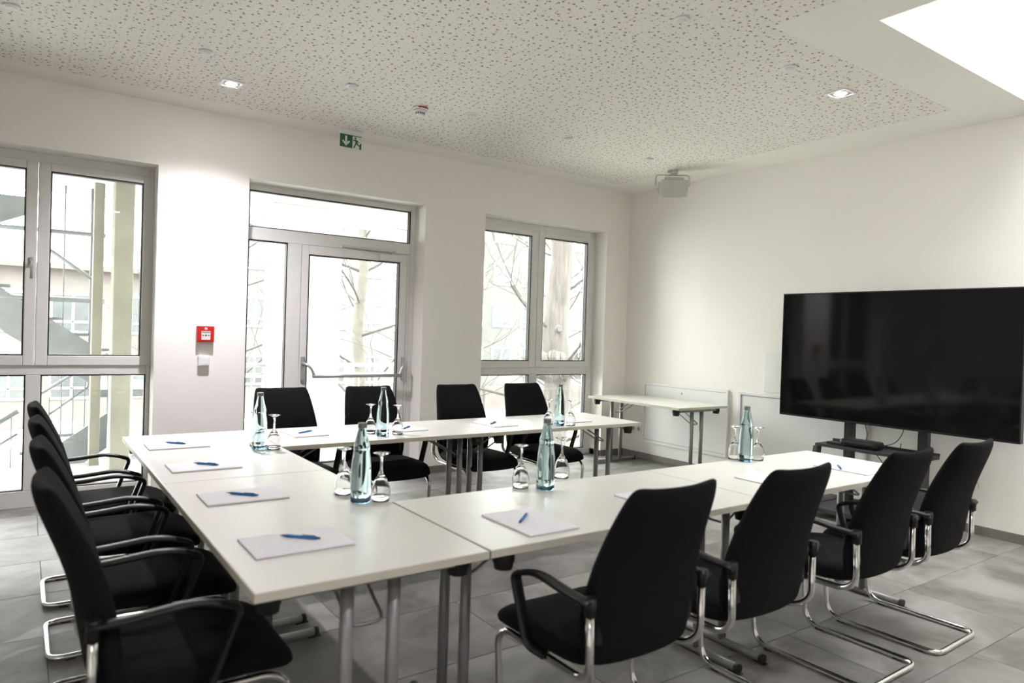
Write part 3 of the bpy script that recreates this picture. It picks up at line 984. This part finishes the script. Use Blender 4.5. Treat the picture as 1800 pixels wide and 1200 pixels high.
st = thing('screen_stand', 'dark metal floor stand with two uprights and a shelf, carrying the screen', 'stand', (-0.22, -3.215, 0))
for yy in (0.295, -0.295):
    mb = MB(); mb.bbox(-0.030, 0.030, yy - 0.036, yy + 0.036, 0.06, 1.55, .004); mb.build('upright', M['stand'], st)
mb = MB(); mb.bbox(-0.30, -0.031, -0.425, 0.425, 0.555, 0.578, .004)
sh = mb.build('shelf', M['stand'], st)
mb = MB(); mb.bbox(-0.034, -0.026, -0.425, 0.425, 0.578, 0.600, .002); mb.build('shelf_lip', M['stand'], sh)
for s in (-1, 1):
    mb = MB()
    mb.prism([(-0.30, 0.553), (-0.235, 0.553), (-0.30, 0.09), (-0.40, 0.09)], 'y', s * 0.420 - 0.018, s * 0.420 + 0.018)
    mb.build('side_support', M['stand'], st)
    mb = MB(); mb.bbox(-0.50, 0.16, s * 0.420 - 0.035, s * 0.420 + 0.035, 0.045, 0.09, .006)
    mb.build('base_leg', M['stand'], st)
    for xx in (-0.46, 0.12):
        mb = MB(); mb.tube([(xx, s * 0.420 - 0.014, 0.022), (xx, s * 0.420 + 0.014, 0.022)], 0.022, 14); mb.build('caster', M['block'], st)
mb = MB(); mb.bbox(-0.44, 0.10, -0.384, 0.384, 0.05, 0.085, .004); mb.build('base_plate', M['stand'], st)

dev = thing('conference_device', 'black rounded media device lying on the shelf of the screen stand', 'device', (-0.42, -3.13, 0.5785))
mb = MB(); mb.bbox(-0.075, 0.075, -0.15, 0.15, 0.004, 0.062, .022); mb.build('case', M['plastic'], dev)
mb = MB(); mb.bbox(-0.078, -0.074, -0.10, 0.10, 0.014, 0.030, .001); mb.build('front_panel', M['screen'], dev)
mb = MB(); mb.bbox(-0.06, 0.06, -0.13, 0.13, 0, 0.004, .001); mb.build('feet', M['block'], dev)
dev2 = MB(); dev2.bbox(-0.05, 0.05, -0.07, 0.07, 0, 0.018, .005)
tag(dev2.build('adapter_box', M['plastic'], None, (-0.42, -2.93, 0.5785)), 'small flat black adapter box left of the media device', 'adapter')

def cable(pts, label, r=0.0035, mt='cable'):
    mb = MB(); mb.tube(rounded(pts, 0.12, 6), r, 6)
    tag(mb.build('cable', M[mt]), label, 'cable')
cable([(-0.27, -2.90, 0.95), (-0.15, -2.86, 0.72), (-0.17, -2.88, 0.62), (-0.19, -2.86, 0.45)], 'black cable hanging left of the left upright')
cable([(-0.26, -3.03, 0.95), (-0.24, -3.06, 0.74), (-0.27, -3.10, 0.66), (-0.345, -3.11, 0.605)], 'black cable dropping from the screen to the media device')
cable([(-0.26, -3.38, 0.95), (-0.25, -3.37, 0.72), (-0.30, -3.33, 0.63), (-0.345, -3.25, 0.605)], 'black cable looping down right of the media device')
cable([(-0.14, -3.02, 0.62), (-0.10, -3.08, 0.50), (-0.06, -3.15, 0.40), (-0.05, -3.2, 0.12)], 'black cable sagging behind the shelf to the left')
cable([(-0.14, -3.30, 0.62), (-0.10, -3.27, 0.50), (-0.07, -3.22, 0.42), (-0.05, -3.23, 0.12)], 'black cable sagging behind the shelf to the right')
cable([(-0.15, -3.66, 0.95), (-0.10, -3.72, 0.74), (-0.05, -3.80, 0.55), (-0.02, -3.82, 0.35)], 'pale cable hanging on the wall right of the stand', 0.0035, 'pvc')

# ------------------------------------------------------------------ ceiling and wall fittings
def downlight(x, y, label, energy):
    d = thing('downlight', label, 'ceiling light', (x, y, H), 0, 'recessed ceiling downlights')
    mb = MB()
    w = 0.075
    for (a, b, c, e) in ((-w, w, -w, -w + .018), (-w, w, w - .018, w), (-w, -w + .018, -w + .018, w - .018), (w - .018, w, -w + .018, w - .018)):
        mb.box(a, b, c, e, -0.010, 0)
    mb.build('bezel', M['white'], d)
    mb = MB(); mb.lathe([(0.050, -0.003), (0.052, -0.006), (0.046, -0.010), (0.034, -0.004)], seg=24); mb.build('reflector_ring', M['silver'], d)
    mb = MB(); mb.lathe([(0.0345, -0.004), (0.030, -0.012), (0.012, -0.016)], seg=20); mb.build('lens', M['lamp'], d)
    ld = bpy.data.lights.new('downlight_beam', 'SPOT')
    ld.energy = energy; ld.spot_size = math.radians(136); ld.spot_blend = 1.0; ld.shadow_soft_size = 0.04
    ld.color = (0.97, 0.92, 1.0)
    lo = bpy.data.objects.new('downlight_beam', ld); COL.objects.link(lo); lo.parent = d; lo.location = (0, 0, -0.03)
downlight(-4.751, -0.829, 'lit square downlight in the ceiling above the pier between window and door', SPOT_W * 1.6)
downlight(-1.401, -3.417, 'lit downlight in the ceiling near the skylight', SPOT_W * 0.3)

downlight(-1.401, -6.75, 'added fill downlight behind the skylight, out of view', SPOT_W * 0.4)  # added lamp out of view, lifts the general room light
downlight(-4.751, -6.005, 'added fill downlight above the camera, out of view', SPOT_W * 0.6)  # unseen extra lamp, added as fill for the room
downlight(-7.6, -7.2, 'added fill downlight at the rear left corner, out of view', SPOT_W * 1.6)  # invented lamp behind the camera to brighten walls and ceiling

CAPS = [(-4.067, -1.348, 'small round ceiling cap above the exit sign'), (-3.086, -1.359, 'small round ceiling cap right of the smoke detector'),
        (-5.020, -1.328, 'small round ceiling cap left behind the lit square downlight'), (-3.081, -3.487, 'round ceiling cap near the top edge above the middle'),
        (-2.060, -3.461, 'round ceiling cap left of the downlight near the skylight'), (-1.016, -3.422, 'round ceiling cap right of the downlight near the skylight'),
        (-2.077, -1.342, 'small round ceiling cap farther left of the loudspeaker'), (-1.059, -1.315, 'small round ceiling cap just left of the loudspeaker'),
        (-6.013, -1.306, 'blurred round ceiling cap in the top left corner')]
cap0 = None
for i, (x, y, l) in enumerate(CAPS):
    if i == 0:
        cap0 = thing('ceiling_cap', l, 'ceiling cap', (x, y, H), 0, 'round caps in the ceiling')
        mb = MB(); mb.lathe([(0.030, -0.012), (0.040, -0.009), (0.043, 0.0)], seg=24); mb.build('cover', M['white'], cap0)
        mb = MB(); mb.lathe([(0.022, -0.0145), (0.026, -0.012)], seg=24); mb.build('centre_disc', M['speaker'], cap0)
        register(cap0)
    else:
        copy_tree(cap0, l, (x, y, H), None, 'round caps in the ceiling')

sd = thing('smoke_detector', 'white smoke detector with red marking on the ceiling', 'smoke detector', (-3.458, -1.221, H))
mb = MB(); mb.lathe([(0.058, -0.016), (0.062, -0.012), (0.062, 0.0)], seg=28); mb.build('base', M['white'], sd)
mb = MB(); mb.lathe([(0.022, -0.058), (0.032, -0.052), (0.036, -0.036)], seg=24); mb.build('sensor_head', M['white'], sd)
mb = MB(); mb.lathe([(0.040, -0.036), (0.050, -0.028), (0.052, -0.016)], seg=28); mb.build('collar', M['white'], sd)
for k in range(14):
    a = 2 * PI * k / 14
    mb = MB(); mb.box(-0.0035, 0.0035, 0.0335, 0.0352, -0.050, -0.038, Matrix.Rotation(a, 4, 'Z')); mb.build('vent_slot', M['black'], sd)
mb = MB()
pts = [(0.0625 * math.cos(a), 0.0625 * math.sin(a)) for a in [math.radians(-130 + 90 * k / 10) for k in range(11)]]
for p, q in zip(pts, pts[1:]): mb.quad((*p, -0.013), (*q, -0.013), (*q, -0.001), (*p, -0.001))
mb.build('red_marking', M['red'], sd)

# loudspeaker on a U bracket under the ceiling
sp = thing('loudspeaker', 'white loudspeaker on a bracket under the ceiling in the corner', 'loudspeaker', (-0.52, -1.13, H - 0.155), math.radians(-38))
body = bmesh.new()
bmesh.ops.create_cube(body, size=1)
for v in body.verts:
    fr = v.co.y < 0
    v.co = (v.co.x * (0.330 if fr else 0.20), v.co.y * 0.21, v.co.z * (0.225 if fr else 0.14))
bmesh.ops.bevel(body, geom=body.edges[:], offset=0.05, segments=5, affect='EDGES')
tilt = Matrix.Rotation(math.radians(22), 4, 'X')
mb = MB(); mb.addbm(body, tilt); mb.build('cabinet', M['speaker'], sp)
mb = MB(); mb.bbox(-0.136, 0.136, -0.1085, -0.100, -0.084, 0.084, .012, tilt); mb.build('front_grille', M['grille'], sp)
mb = MB()
mb.tube(rounded([(-0.168, 0, 0.0), (-0.172, 0.01, 0.115), (0.172, 0.01, 0.115), (0.168, 0, 0.0)], 0.04, 5), 0.003, 8, rx=0.009, upv=(0, 1, 0.01))
mb.build('bracket', M['speaker'], sp)
mb = MB(); mb.lathe([(0.045, 0.118), (0.050, 0.125), (0.055, 0.155)], seg=20); mb.build('ceiling_mount', M['speaker'], sp)

# emergency exit sign hanging at the ceiling
es = thing('exit_sign', 'green emergency exit sign with a white arrow and a running man', 'sign', (-3.648, -0.30, 0))
SW = 0.100
mb = MB(); mb.bbox(-SW, SW, -0.018, 0.022, 3.070, 3.113, .005); mb.build('housing', M['white'], es)
mb = MB(); mb.bbox(-SW, SW, -0.006, 0.006, 2.950, 3.070, .002); mb.build('sign_plate', M['signwhite'], es)
mb = MB(); mb.box(-SW + .003, SW * 0.16, -0.0072, -0.006, 2.956, 3.066); mb.build('green_field', M['green'], es)
mb = MB()
ax, az = -0.042, 3.011
mb.prism([(ax - .009, az + .043), (ax + .009, az + .043), (ax + .009, az - .012), (ax + .026, az + .006), (ax + .036, az - .004), (ax, az - .042), (ax - .036, az - .004), (ax - .026, az + .006), (ax - .009, az - .012)], 'y', -0.0085, -0.0072)
mb.build('arrow', M['signwhite'], es)
mb = MB()
y0, y1 = -0.0078, -0.006
mb.box(SW * .16, SW - .003, y0, y1, 3.060, 3.066)
mb.prism([(0.080, 2.956), (0.097, 2.956), (0.097, 3.012), (0.080, 2.996)], 'y', y0, y1)
def limb(a, b, w):
    a, b = Vector(a), Vector(b); d = (b - a).normalized(); n = Vector((-d.y, d.x)) * w
    mb.prism([tuple(a + n), tuple(b + n), tuple(b - n), tuple(a - n)], 'y', y0, y1)
mb.prism([(0.043 + .0085 * math.cos(k * PI / 5), 3.046 + .0085 * math.sin(k * PI / 5)) for k in range(10)], 'y', y0, y1)
limb((0.046, 3.034), (0.053, 3.004), .008)
limb((0.050, 3.004), (0.040, 2.984), .005); limb((0.040, 2.984), (0.030, 2.962), .005)
limb((0.053, 3.006), (0.066, 2.990), .005); limb((0.066, 2.990), (0.080, 2.986), .0045)
limb((0.044, 3.032), (0.030, 3.022), .004); limb((0.030, 3.022), (0.022, 3.030), .004)
limb((0.050, 3.030), (0.064, 3.020), .004); limb((0.064, 3.020), (0.070, 3.008), .004)
mb.build('running_man', M['green'], es)

# fire alarm call point and white box below
ca = thing('fire_alarm', 'red manual fire alarm call point on the white pier', 'fire alarm', (-4.719, 0, 1.322))
mb = MB(); mb.bbox(-0.064, 0.064, -0.050, 0, -0.064, 0.064, .006); mb.build('housing', M['red'], ca)
mb = MB(); mb.bbox(-0.034, 0.034, -0.0525, -0.050, -0.046, 0.024, .001); mb.build('press_panel', M['signwhite'], ca)
mb = MB(); mb.box(-0.031, 0.031, -0.0535, -0.0525, 0.008, 0.022); mb.build('label_strip', M['seam'], ca)
mb = MB()
yf = (-0.0538, -0.0525)
mb.prism([(.007 * math.cos(k * PI / 6), -0.010 + .007 * math.sin(k * PI / 6)) for k in range(12)], 'y', *yf)
for s in (-1, 1):
    mb.prism([(s * .012, -0.010), (s * .020, -0.004), (s * .020, -0.008), (s * .030, -0.008), (s * .030, -0.012), (s * .020, -0.012), (s * .020, -0.016)], 'y', *yf)
mb.build('press_symbol', M['black'], ca)
mb = MB()
mb.prism([(-.010, .036), (.008, .036), (.008, .048), (-.001, .055), (-.010, .048)], 'y', -0.0512, -0.050)
mb.prism([(.008, .038), (.013, .040), (.011, .048), (.009, .045)], 'y', -0.0512, -0.050)
mb.build('house_symbol', M['signwhite'], ca)
wbx = thing('white_wall_box', 'small white square box on the pier under the red call point', 'wall box', (-4.725, 0, 1.105))
mb = MB(); mb.bbox(-0.043, 0.043, -0.035, 0, -0.043, 0.043, .006); mb.build('cover', M['white'], wbx)
mb = MB(); mb.bbox(-0.030, 0.030, -0.0365, -0.035, -0.030, 0.030, .001); mb.build('button', M['white'], wbx)

# ------------------------------------------------------------------ outdoors
GZ = -3.3
mb = MB(); mb.box(-60, 90, WT + 0.2, 110, GZ - 0.2, GZ - 0.02)
ground = mb.build('ground', M['paving']); ground['kind'] = 'structure'
mb = MB(); mb.box(1.6, 60, 2.8, 29, GZ - 0.02, GZ - 0.002)
tag(mb.build('lawn', M['lawn']), 'yellow green lawn below the right window', 'lawn', kind='stuff')
# the building's own outer shell and landing
mb = MB(); mb.box(-14, -1.85, WT, 2.10, -0.22, -0.03)
lnd = mb.build('landing_slab', M['paving']); tag(lnd, 'pale landing slab outside the glass door', 'landing')
lnd['kind'] = 'structure'
mb = MB(); mb.box(-14, -1.9, WT, 2.86, 2.75, 2.98)
sof = mb.build('canopy_slab', M['soffit']); tag(sof, 'pale canopy slab over the landing', 'canopy')
sof['kind'] = 'structure'

mb = MB(); mb.bbox(-5.225, -5.055, 1.62, 1.85, GZ, 2.75, .01)
tag(mb.build('concrete_column', M['concrete']), 'cream concrete column outside the left window', 'column')
mb = MB(); mb.bbox(-5.375, -5.285, 1.90, 2.02, GZ, 2.75, .008)
tag(mb.build('timber_post', M['concrete']), 'slim pale post just left of the cream column outside', 'post')
mb = MB(); mb.bbox(-3.72, -2.93, 1.66, 1.95, GZ, 2.75, .01)
tag(mb.build('white_column', M['whitecol']), 'broad white column outside the glass door', 'column')

# landing railing
def railing(x0, x1, y, zb, label, step=0.14, top=1.0, slope=0.0):
    r = thing('railing', label, 'railing', (x0, y, zb))
    L = x1 - x0
    mb = MB(); mb.tube([(0, 0, top), (L, 0, top + slope * L)], 0.024, 10); mb.build('handrail', M['rail'], r)
    mb = MB(); mb.tube([(0, 0, top - 0.10), (L, 0, top - 0.10 + slope * L)], 0.012, 8); mb.build('upper_bar', M['rail'], r)
    mb = MB(); mb.tube([(0, 0, 0.10), (L, 0, 0.10 + slope * L)], 0.012, 8); mb.build('lower_bar', M['rail'], r)
    n = int(L / step)
    me = None
    for k in range(n + 1):
        x = k * L / n
        if me is None:
            mb = MB(); mb.tube([(0, 0, 0.10), (0, 0, top - 0.10)], 0.007, 6)
            o = mb.build('baluster', M['rail'], r); me = o.data
        else:
            o = bpy.data.objects.new('baluster', me); COL.objects.link(o); o.parent = r
        o.location = (x, 0, slope * x)
    for x in (0, L / 2, L):
        mb = MB(); mb.bbox(x - .02, x + .02, -.02, .02, -0.03, top + slope * x, .004); mb.build('post', M['rail'], r)
railing(-2.92, -1.92, 1.78, -0.03, 'pale landing railing outside the glass door')
railing(-5.04, -3.73, 1.78, -0.03, 'pale landing railing between the columns outside')

# external steel stair seen through the left window: upper flight falls to the right, lower flight falls to the left
def stringer(parent, a, b, depth, y0, y1, mt, name='stringer'):
    (xa, za), (xb, zb) = a, b
    mb = MB(); mb.prism([(xa, za), (xb, zb), (xb, zb - depth), (xa, za - depth)], 'y', y0, y1)
    return mb.build(name, M[mt], parent)
stair = thing('steel_staircase', 'blue grey steel outdoor staircase beyond the left window', 'staircase', (0, 0, 0))
stringer(stair, (-7.2, 2.46), (-5.27, 1.10), 0.40, 2.18, 2.22, 'galv')
stringer(stair, (-7.2, 2.46), (-5.27, 1.10), 0.40, 3.20, 3.24, 'galv')
for k in range(9):
    x = -7.15 + k * 0.215; z = 2.33 - k * 0.1515
    mb = MB(); mb.box(x, x + 0.26, 2.225, 3.195, z - 0.03, z); mb.build('tread', M['galv'], stair)
stringer(stair, (-5.20, 0.46), (-7.3, -1.05), 0.36, 2.14, 2.17, 'galv')
for k in range(8):
    x = -5.45 - k * 0.22; z = 0.26 - k * 0.158
    mb = MB(); mb.box(x - 0.26, x, 2.175, 3.10, z - 0.03, z); mb.build('tread', M['galv'], stair)
mb = MB(); mb.box(-5.27, -4.2, 2.14, 3.4, 0.62, 0.70); mb.build('stair_landing', M['galv'], stair)
# bracing band under the canopy
mb = MB(); mb.prism([(-7.0, 1.35), (-6.22, 2.30), (-5.90, 2.45), (-5.85, 2.62), (-7.0, 2.62)], 'y', 2.5, 2.55); mb.build('bracket_plate', M['galv'], stair)
for (a, b, r) in (((-6.6, 2.2, 2.27), (-5.25, 2.2, 2.27), .022), ((-6.6, 2.2, 1.60), (-5.25, 2.2, 1.60), .026), ((-5.72, 2.2, 2.08), (-5.33, 2.2, 1.80), .018),
                  ((-5.80, 2.2, 0.65), (-5.20, 2.2, 1.06), .018), ((-5.95, 2.2, 0.50), (-6.5, 2.2, 0.12), .022), ((-5.75, 2.2, 0.42), (-5.30, 2.2, 0.78), .012), ((-5.95, 2.2, 0.28), (-6.5, 2.2, -0.10), .012)):
    mb = MB(); mb.tube([a, b], r, 8); mb.build('handrail', M['galv'], stair)
for k in range(14):
    x = -6.50 + k * 0.10
    z = 0.40 + 0.62 * (x + 6.5) / 1.3 - 0.25
    mb = MB(); mb.tube([(x, 2.19, z - 0.62), (x, 2.19, z + 0.10)], 0.006, 6); mb.build('baluster', M['galv'], stair)
for x in (-5.36, -5.60):
    mb = MB(); mb.tube([(x, 2.24, 0.7), (x, 2.24, 2.74)], 0.022 if x > -5.5 else .007, 8); mb.build('stair_post', M['galv'], stair)

# trees
def grow(mb, p, d, length, r, depth, spread=0.7, taper=0.62):
    n = 4
    pts, rr = [p], [r]
    q = Vector(p); dd = Vector(d).normalized()
    for k in range(n):
        dd = (dd + Vector((random.uniform(-.16, .16), random.uniform(-.16, .16), random.uniform(-.06, .14)))).normalized()
        q = q + dd * length / n
        pts.append(q.copy()); rr.append(r * (1 - (1 - taper) * (k + 1) / n))
    mb.tube(pts, rr, 4 if r < .03 else 7, cap=False)
    if depth <= 0: return
    kn = random.choice((2, 3, 3))
    for k in range(kn):
        i = n if k == 0 else random.randint(2, n)
        nd = (dd + Vector((random.uniform(-spread, spread), random.uniform(-spread, spread), random.uniform(-spread * .4, spread * .8)))).normalized()
        grow(mb, pts[i], nd, length * random.uniform(.55, .85), rr[i] * (.75 if k == 0 else .5), depth - 1, spread, taper)

def tree(name, label, x, y, h, r, lean, limbs, mt, seed, depth=4, lr=(.28, .45)):
    random.seed(seed)
    t = thing(name, label, 'tree', (x, y, GZ))
    mb = MB(); pts, rr = [], []
    for k in range(15):
        f = k / 14
        pts.append(Vector((lean * f * h + .05 * math.sin(k * 1.7), .04 * math.cos(k * 2.1), f * h)))
        rr.append(r * (1.18 if k == 0 else 1) * (1 - .55 * f) * (1 + .05 * math.sin(k * 2.3)))
    mb.tube(pts, rr, 16)
    trunk = mb.build('trunk', M[mt], t)
    for i in range(limbs):
        f = .28 + .70 * i / max(1, limbs - 1)
        k = min(14, int(f * 14))
        a = i * 2.4 + random.uniform(-.4, .4)
        mb = MB()
        grow(mb, pts[k], (math.cos(a), math.sin(a), random.uniform(.15, .8)), h * random.uniform(.13, .2), rr[k] * random.uniform(*lr), depth, .75)
        mb.build('branch', M['twig'], t)
    return t, trunk, pts, rr
tk = tree('oak_tree', 'thick trunked bare tree just outside the right window', 3.10, 5.2, 11.0, 0.345, 0.006, 14, 'bark', 3, 5, (.08, .14))
# burr with twigs and a knot hole on the thick trunk
random.seed(5)
mb = MB()
bl = bmesh.new(); bmesh.ops.create_icosphere(bl, subdivisions=3, radius=1)
for v in bl.verts:
    n = 1 + .22 * math.sin(v.co.x * 11 + 1) * math.cos(v.co.y * 9 + v.co.z * 10) + .08 * math.sin(v.co.z * 19 + v.co.x * 17)
    v.co = Vector((v.co.x * .44 * n, v.co.y * .43 * n, v.co.z * .36 * n + 4.05))
mb.addbm(bl); mb.build('burr', M['bark'], tk[0])
mb = MB()
for k in range(190):
    a = random.uniform(0, 2 * PI); e = random.uniform(-.6, 1.0)
    d = Vector((math.cos(a), math.sin(a), e)).normalized()
    p = Vector((d.x * .42, d.y * .38, 4.0 + d.z * .24))
    q = p + d * random.uniform(.15, .42) + Vector((random.uniform(-.1, .1), random.uniform(-.1, .1), random.uniform(-.05, .15)))
    mb.tube([p, (p + q) / 2 + Vector((random.uniform(-.05, .05), 0, random.uniform(-.05, .05))), q], [.012, .008, .004], 4, cap=False)
tw = mb.build('twig_tuft', M['twig'], tk[0]); tw['kind'] = 'stuff'
mb = MB(); mb.lathe([(0.085, -.04), (0.075, -.005), (.062, .002), (.050, .0)], seg=16, capt=True, mtx=Matrix.Translation((-.15, -.27, 4.82)) @ Matrix.Rotation(math.radians(90), 4, 'X') @ Matrix.Rotation(math.radians(-25), 4, 'Y'))
kn = mb.build('knot', M['bark'], tk[0])
mb = MB(); mb.lathe([(0.052, -.02), (0.050, .022)], seg=12, mtx=Matrix.Translation((-.158, -.292, 4.82)) @ Matrix.Rotation(math.radians(90), 4, 'X') @ Matrix.Rotation(math.radians(-25), 4, 'Y'))
mb.build('knot_hole', M['block'], kn)
tree('birch_tree', 'slender forked bare tree seen through the glass door', 0.42, 9.2, 10.5, 0.17, 0.01, 20, 'birch', 11, 5, (.2, .32))
tree('bare_tree', 'bare tree seen through the left part of the right window', 4.2, 11.5, 9.0, 0.11, -0.01, 20, 'birch', 21, 5, (.22, .34))
tree('bare_tree', 'bare tree behind the slim glass strip left of the door', -2.45, 9.0, 9.5, 0.12, 0.0, 18, 'birch', 31, 5, (.22, .34))
tree('bare_tree', 'distant bare tree right of the thick trunk', 9.2, 12.5, 9.0, 0.13, 0.0, 16, 'birch', 41, 5, (.22, .34))

# neighbouring buildings
def far_building(name, label, x0, x1, y0, y1, z1, rows, cols, ww, wh, wall, eaves, mt_roof='roof', face='y'):
    b = thing(name, label, 'building', ((x0 + x1) / 2, (y0 + y1) / 2, GZ))
    cx, cy = (x0 + x1) / 2, (y0 + y1) / 2
    h = z1 - GZ
    mb = MB(); mb.box(x0 - cx, x1 - cx, y0 - cy, y1 - cy, 0, h); mb.build('wall', M[wall], b)
    mb = MB(); mb.box(x0 - cx - .4, x1 - cx + .4, y0 - cy - .5, y1 - cy + .4, h, h + .22); mb.build('eaves', M['eaves' if eaves else 'roof'], b)
    mb = MB()
    mb.prism([(y0 - cy - .5, h + .22), (y1 - cy + .4, h + .22), (0, h + 2.2)], 'x', x0 - cx - .4, x1 - cx + .4)
    mb.build('roof', M[mt_roof], b)
    fm = pm = None
    for r in range(rows):
        for c in range(cols):
            wx = x0 - cx + (c + .5) * (x1 - x0) / cols; wz = h - 1.0 - wh / 2 - r * 2.9
            if wz - wh / 2 < 0.3: continue
            if fm is None:
                mb = MB(); ring(mb, -ww / 2, ww / 2, -wh / 2, wh / 2, .09, -.06, .02, .005)
                mb.box(-.04, .04, -.05, .02, -wh / 2 + .09, wh / 2 - .09); mb.box(-ww / 2 + .09, ww / 2 - .09, -.05, .02, -wh * .22 - .04, -wh * .22 + .04)
                f = mb.build('window', M['rail'], b); fm = f.data
                mb = MB(); mb.box(-ww / 2 + .08, ww / 2 - .08, -.02, .0, -wh / 2 + .08, wh / 2 - .08); p = mb.build('pane', M['farglass'], f); pm = p.data
            else:
                f = bpy.data.objects.new('window', fm); COL.objects.link(f); f.parent = b
                p = bpy.data.objects.new('pane', pm); COL.objects.link(p); p.parent = f
            f.location = (wx, y0 - cy - .001, wz)
    return b
far_building('brick_house', 'pinkish building with red brown eaves beyond the left window', -12, 1.5, 30, 40, 3.55, 2, 6, 1.7, 1.75, 'brick', True)
far_building('apartment_house', 'tall pale building behind the trees beyond the glass door', 2.6, 17.0, 30, 40, 9.6, 4, 7, 1.4, 1.5, 'render', False)
far_building('office_house', 'wide pale building beyond the right window', 17.8, 46.0, 34, 44, 13.0, 5, 12, 1.6, 1.5, 'render', False)
mb = MB(); mb.bbox(17.0, 26.0, 29.2, 29.5, GZ - .02, -1.9, .02)
tag(mb.build('garden_wall', M['brick']), 'low pinkish garden wall on the lawn beyond the right window', 'garden wall')
random.seed(9)
mb = MB()
for k in range(420):
    p = Vector((random.uniform(5.2, 13), random.uniform(11.5, 13.5), GZ + random.uniform(0.0, .9)))
    d = Vector((random.uniform(-.4, .4), random.uniform(-.4, .4), random.uniform(.4, 1.0))) * random.uniform(.4, .9)
    mb.tube([p, p + d * .5 + Vector((random.uniform(-.08, .08), 0, 0)), p + d], [.012, .009, .004], 4, cap=False)
tag(mb.build('bare_hedge', M['twig']), 'bare twiggy hedge on the lawn beyond the right window', 'hedge', kind='stuff')

# parked car below the left window
car = thing('parked_car', 'dark parked car down below the left window', 'car', (-2.2, 16.5, GZ), math.radians(20))
mb = MB(); mb.prism([(-2.1, .35), (2.1, .35), (2.15, .75), (1.4, .92), (.75, 1.42), (-1.2, 1.45), (-2.0, .98), (-2.15, .7)], 'y', -.85, .85); mb.build('body', M['carpaint'], car)
mb = MB(); mb.prism([(1.22, .95), (.68, 1.36), (-1.12, 1.38), (-1.75, .98)], 'y', -.86, .86); mb.build('window_glass', M['carglass'], car)
for x in (-1.3, 1.3):
    for y in (-.78, .78):
        mb = MB(); mb.tube([(x, y - .1, .31), (x, y + .1, .31)], .31, 18); mb.build('wheel', M['block'], car)
# red and white board beyond the railing
bd = thing('notice_board', 'red and white board at the foot of the stair beyond the left window', 'sign board', (-5.22, 3.6, -1.3))
mb = MB(); mb.bbox(-.22, .22, -.01, .01, 0, .42, .004); mb.build('board', M['rail'], bd)
mb = MB(); mb.box(-.19, .19, -.013, -.01, .06, .20); mb.build('red_band', M['red'], bd)
mb = MB(); mb.box(-.19, .19, -.013, -.01, .31, .37); mb.build('red_stripe', M['red'], bd)
for s in (-1, 1):
    mb = MB(); mb.tube([(s * .18, .03, -2.0), (s * .18, .03, .42)], .02, 8); mb.build('post', M['galv'], bd)
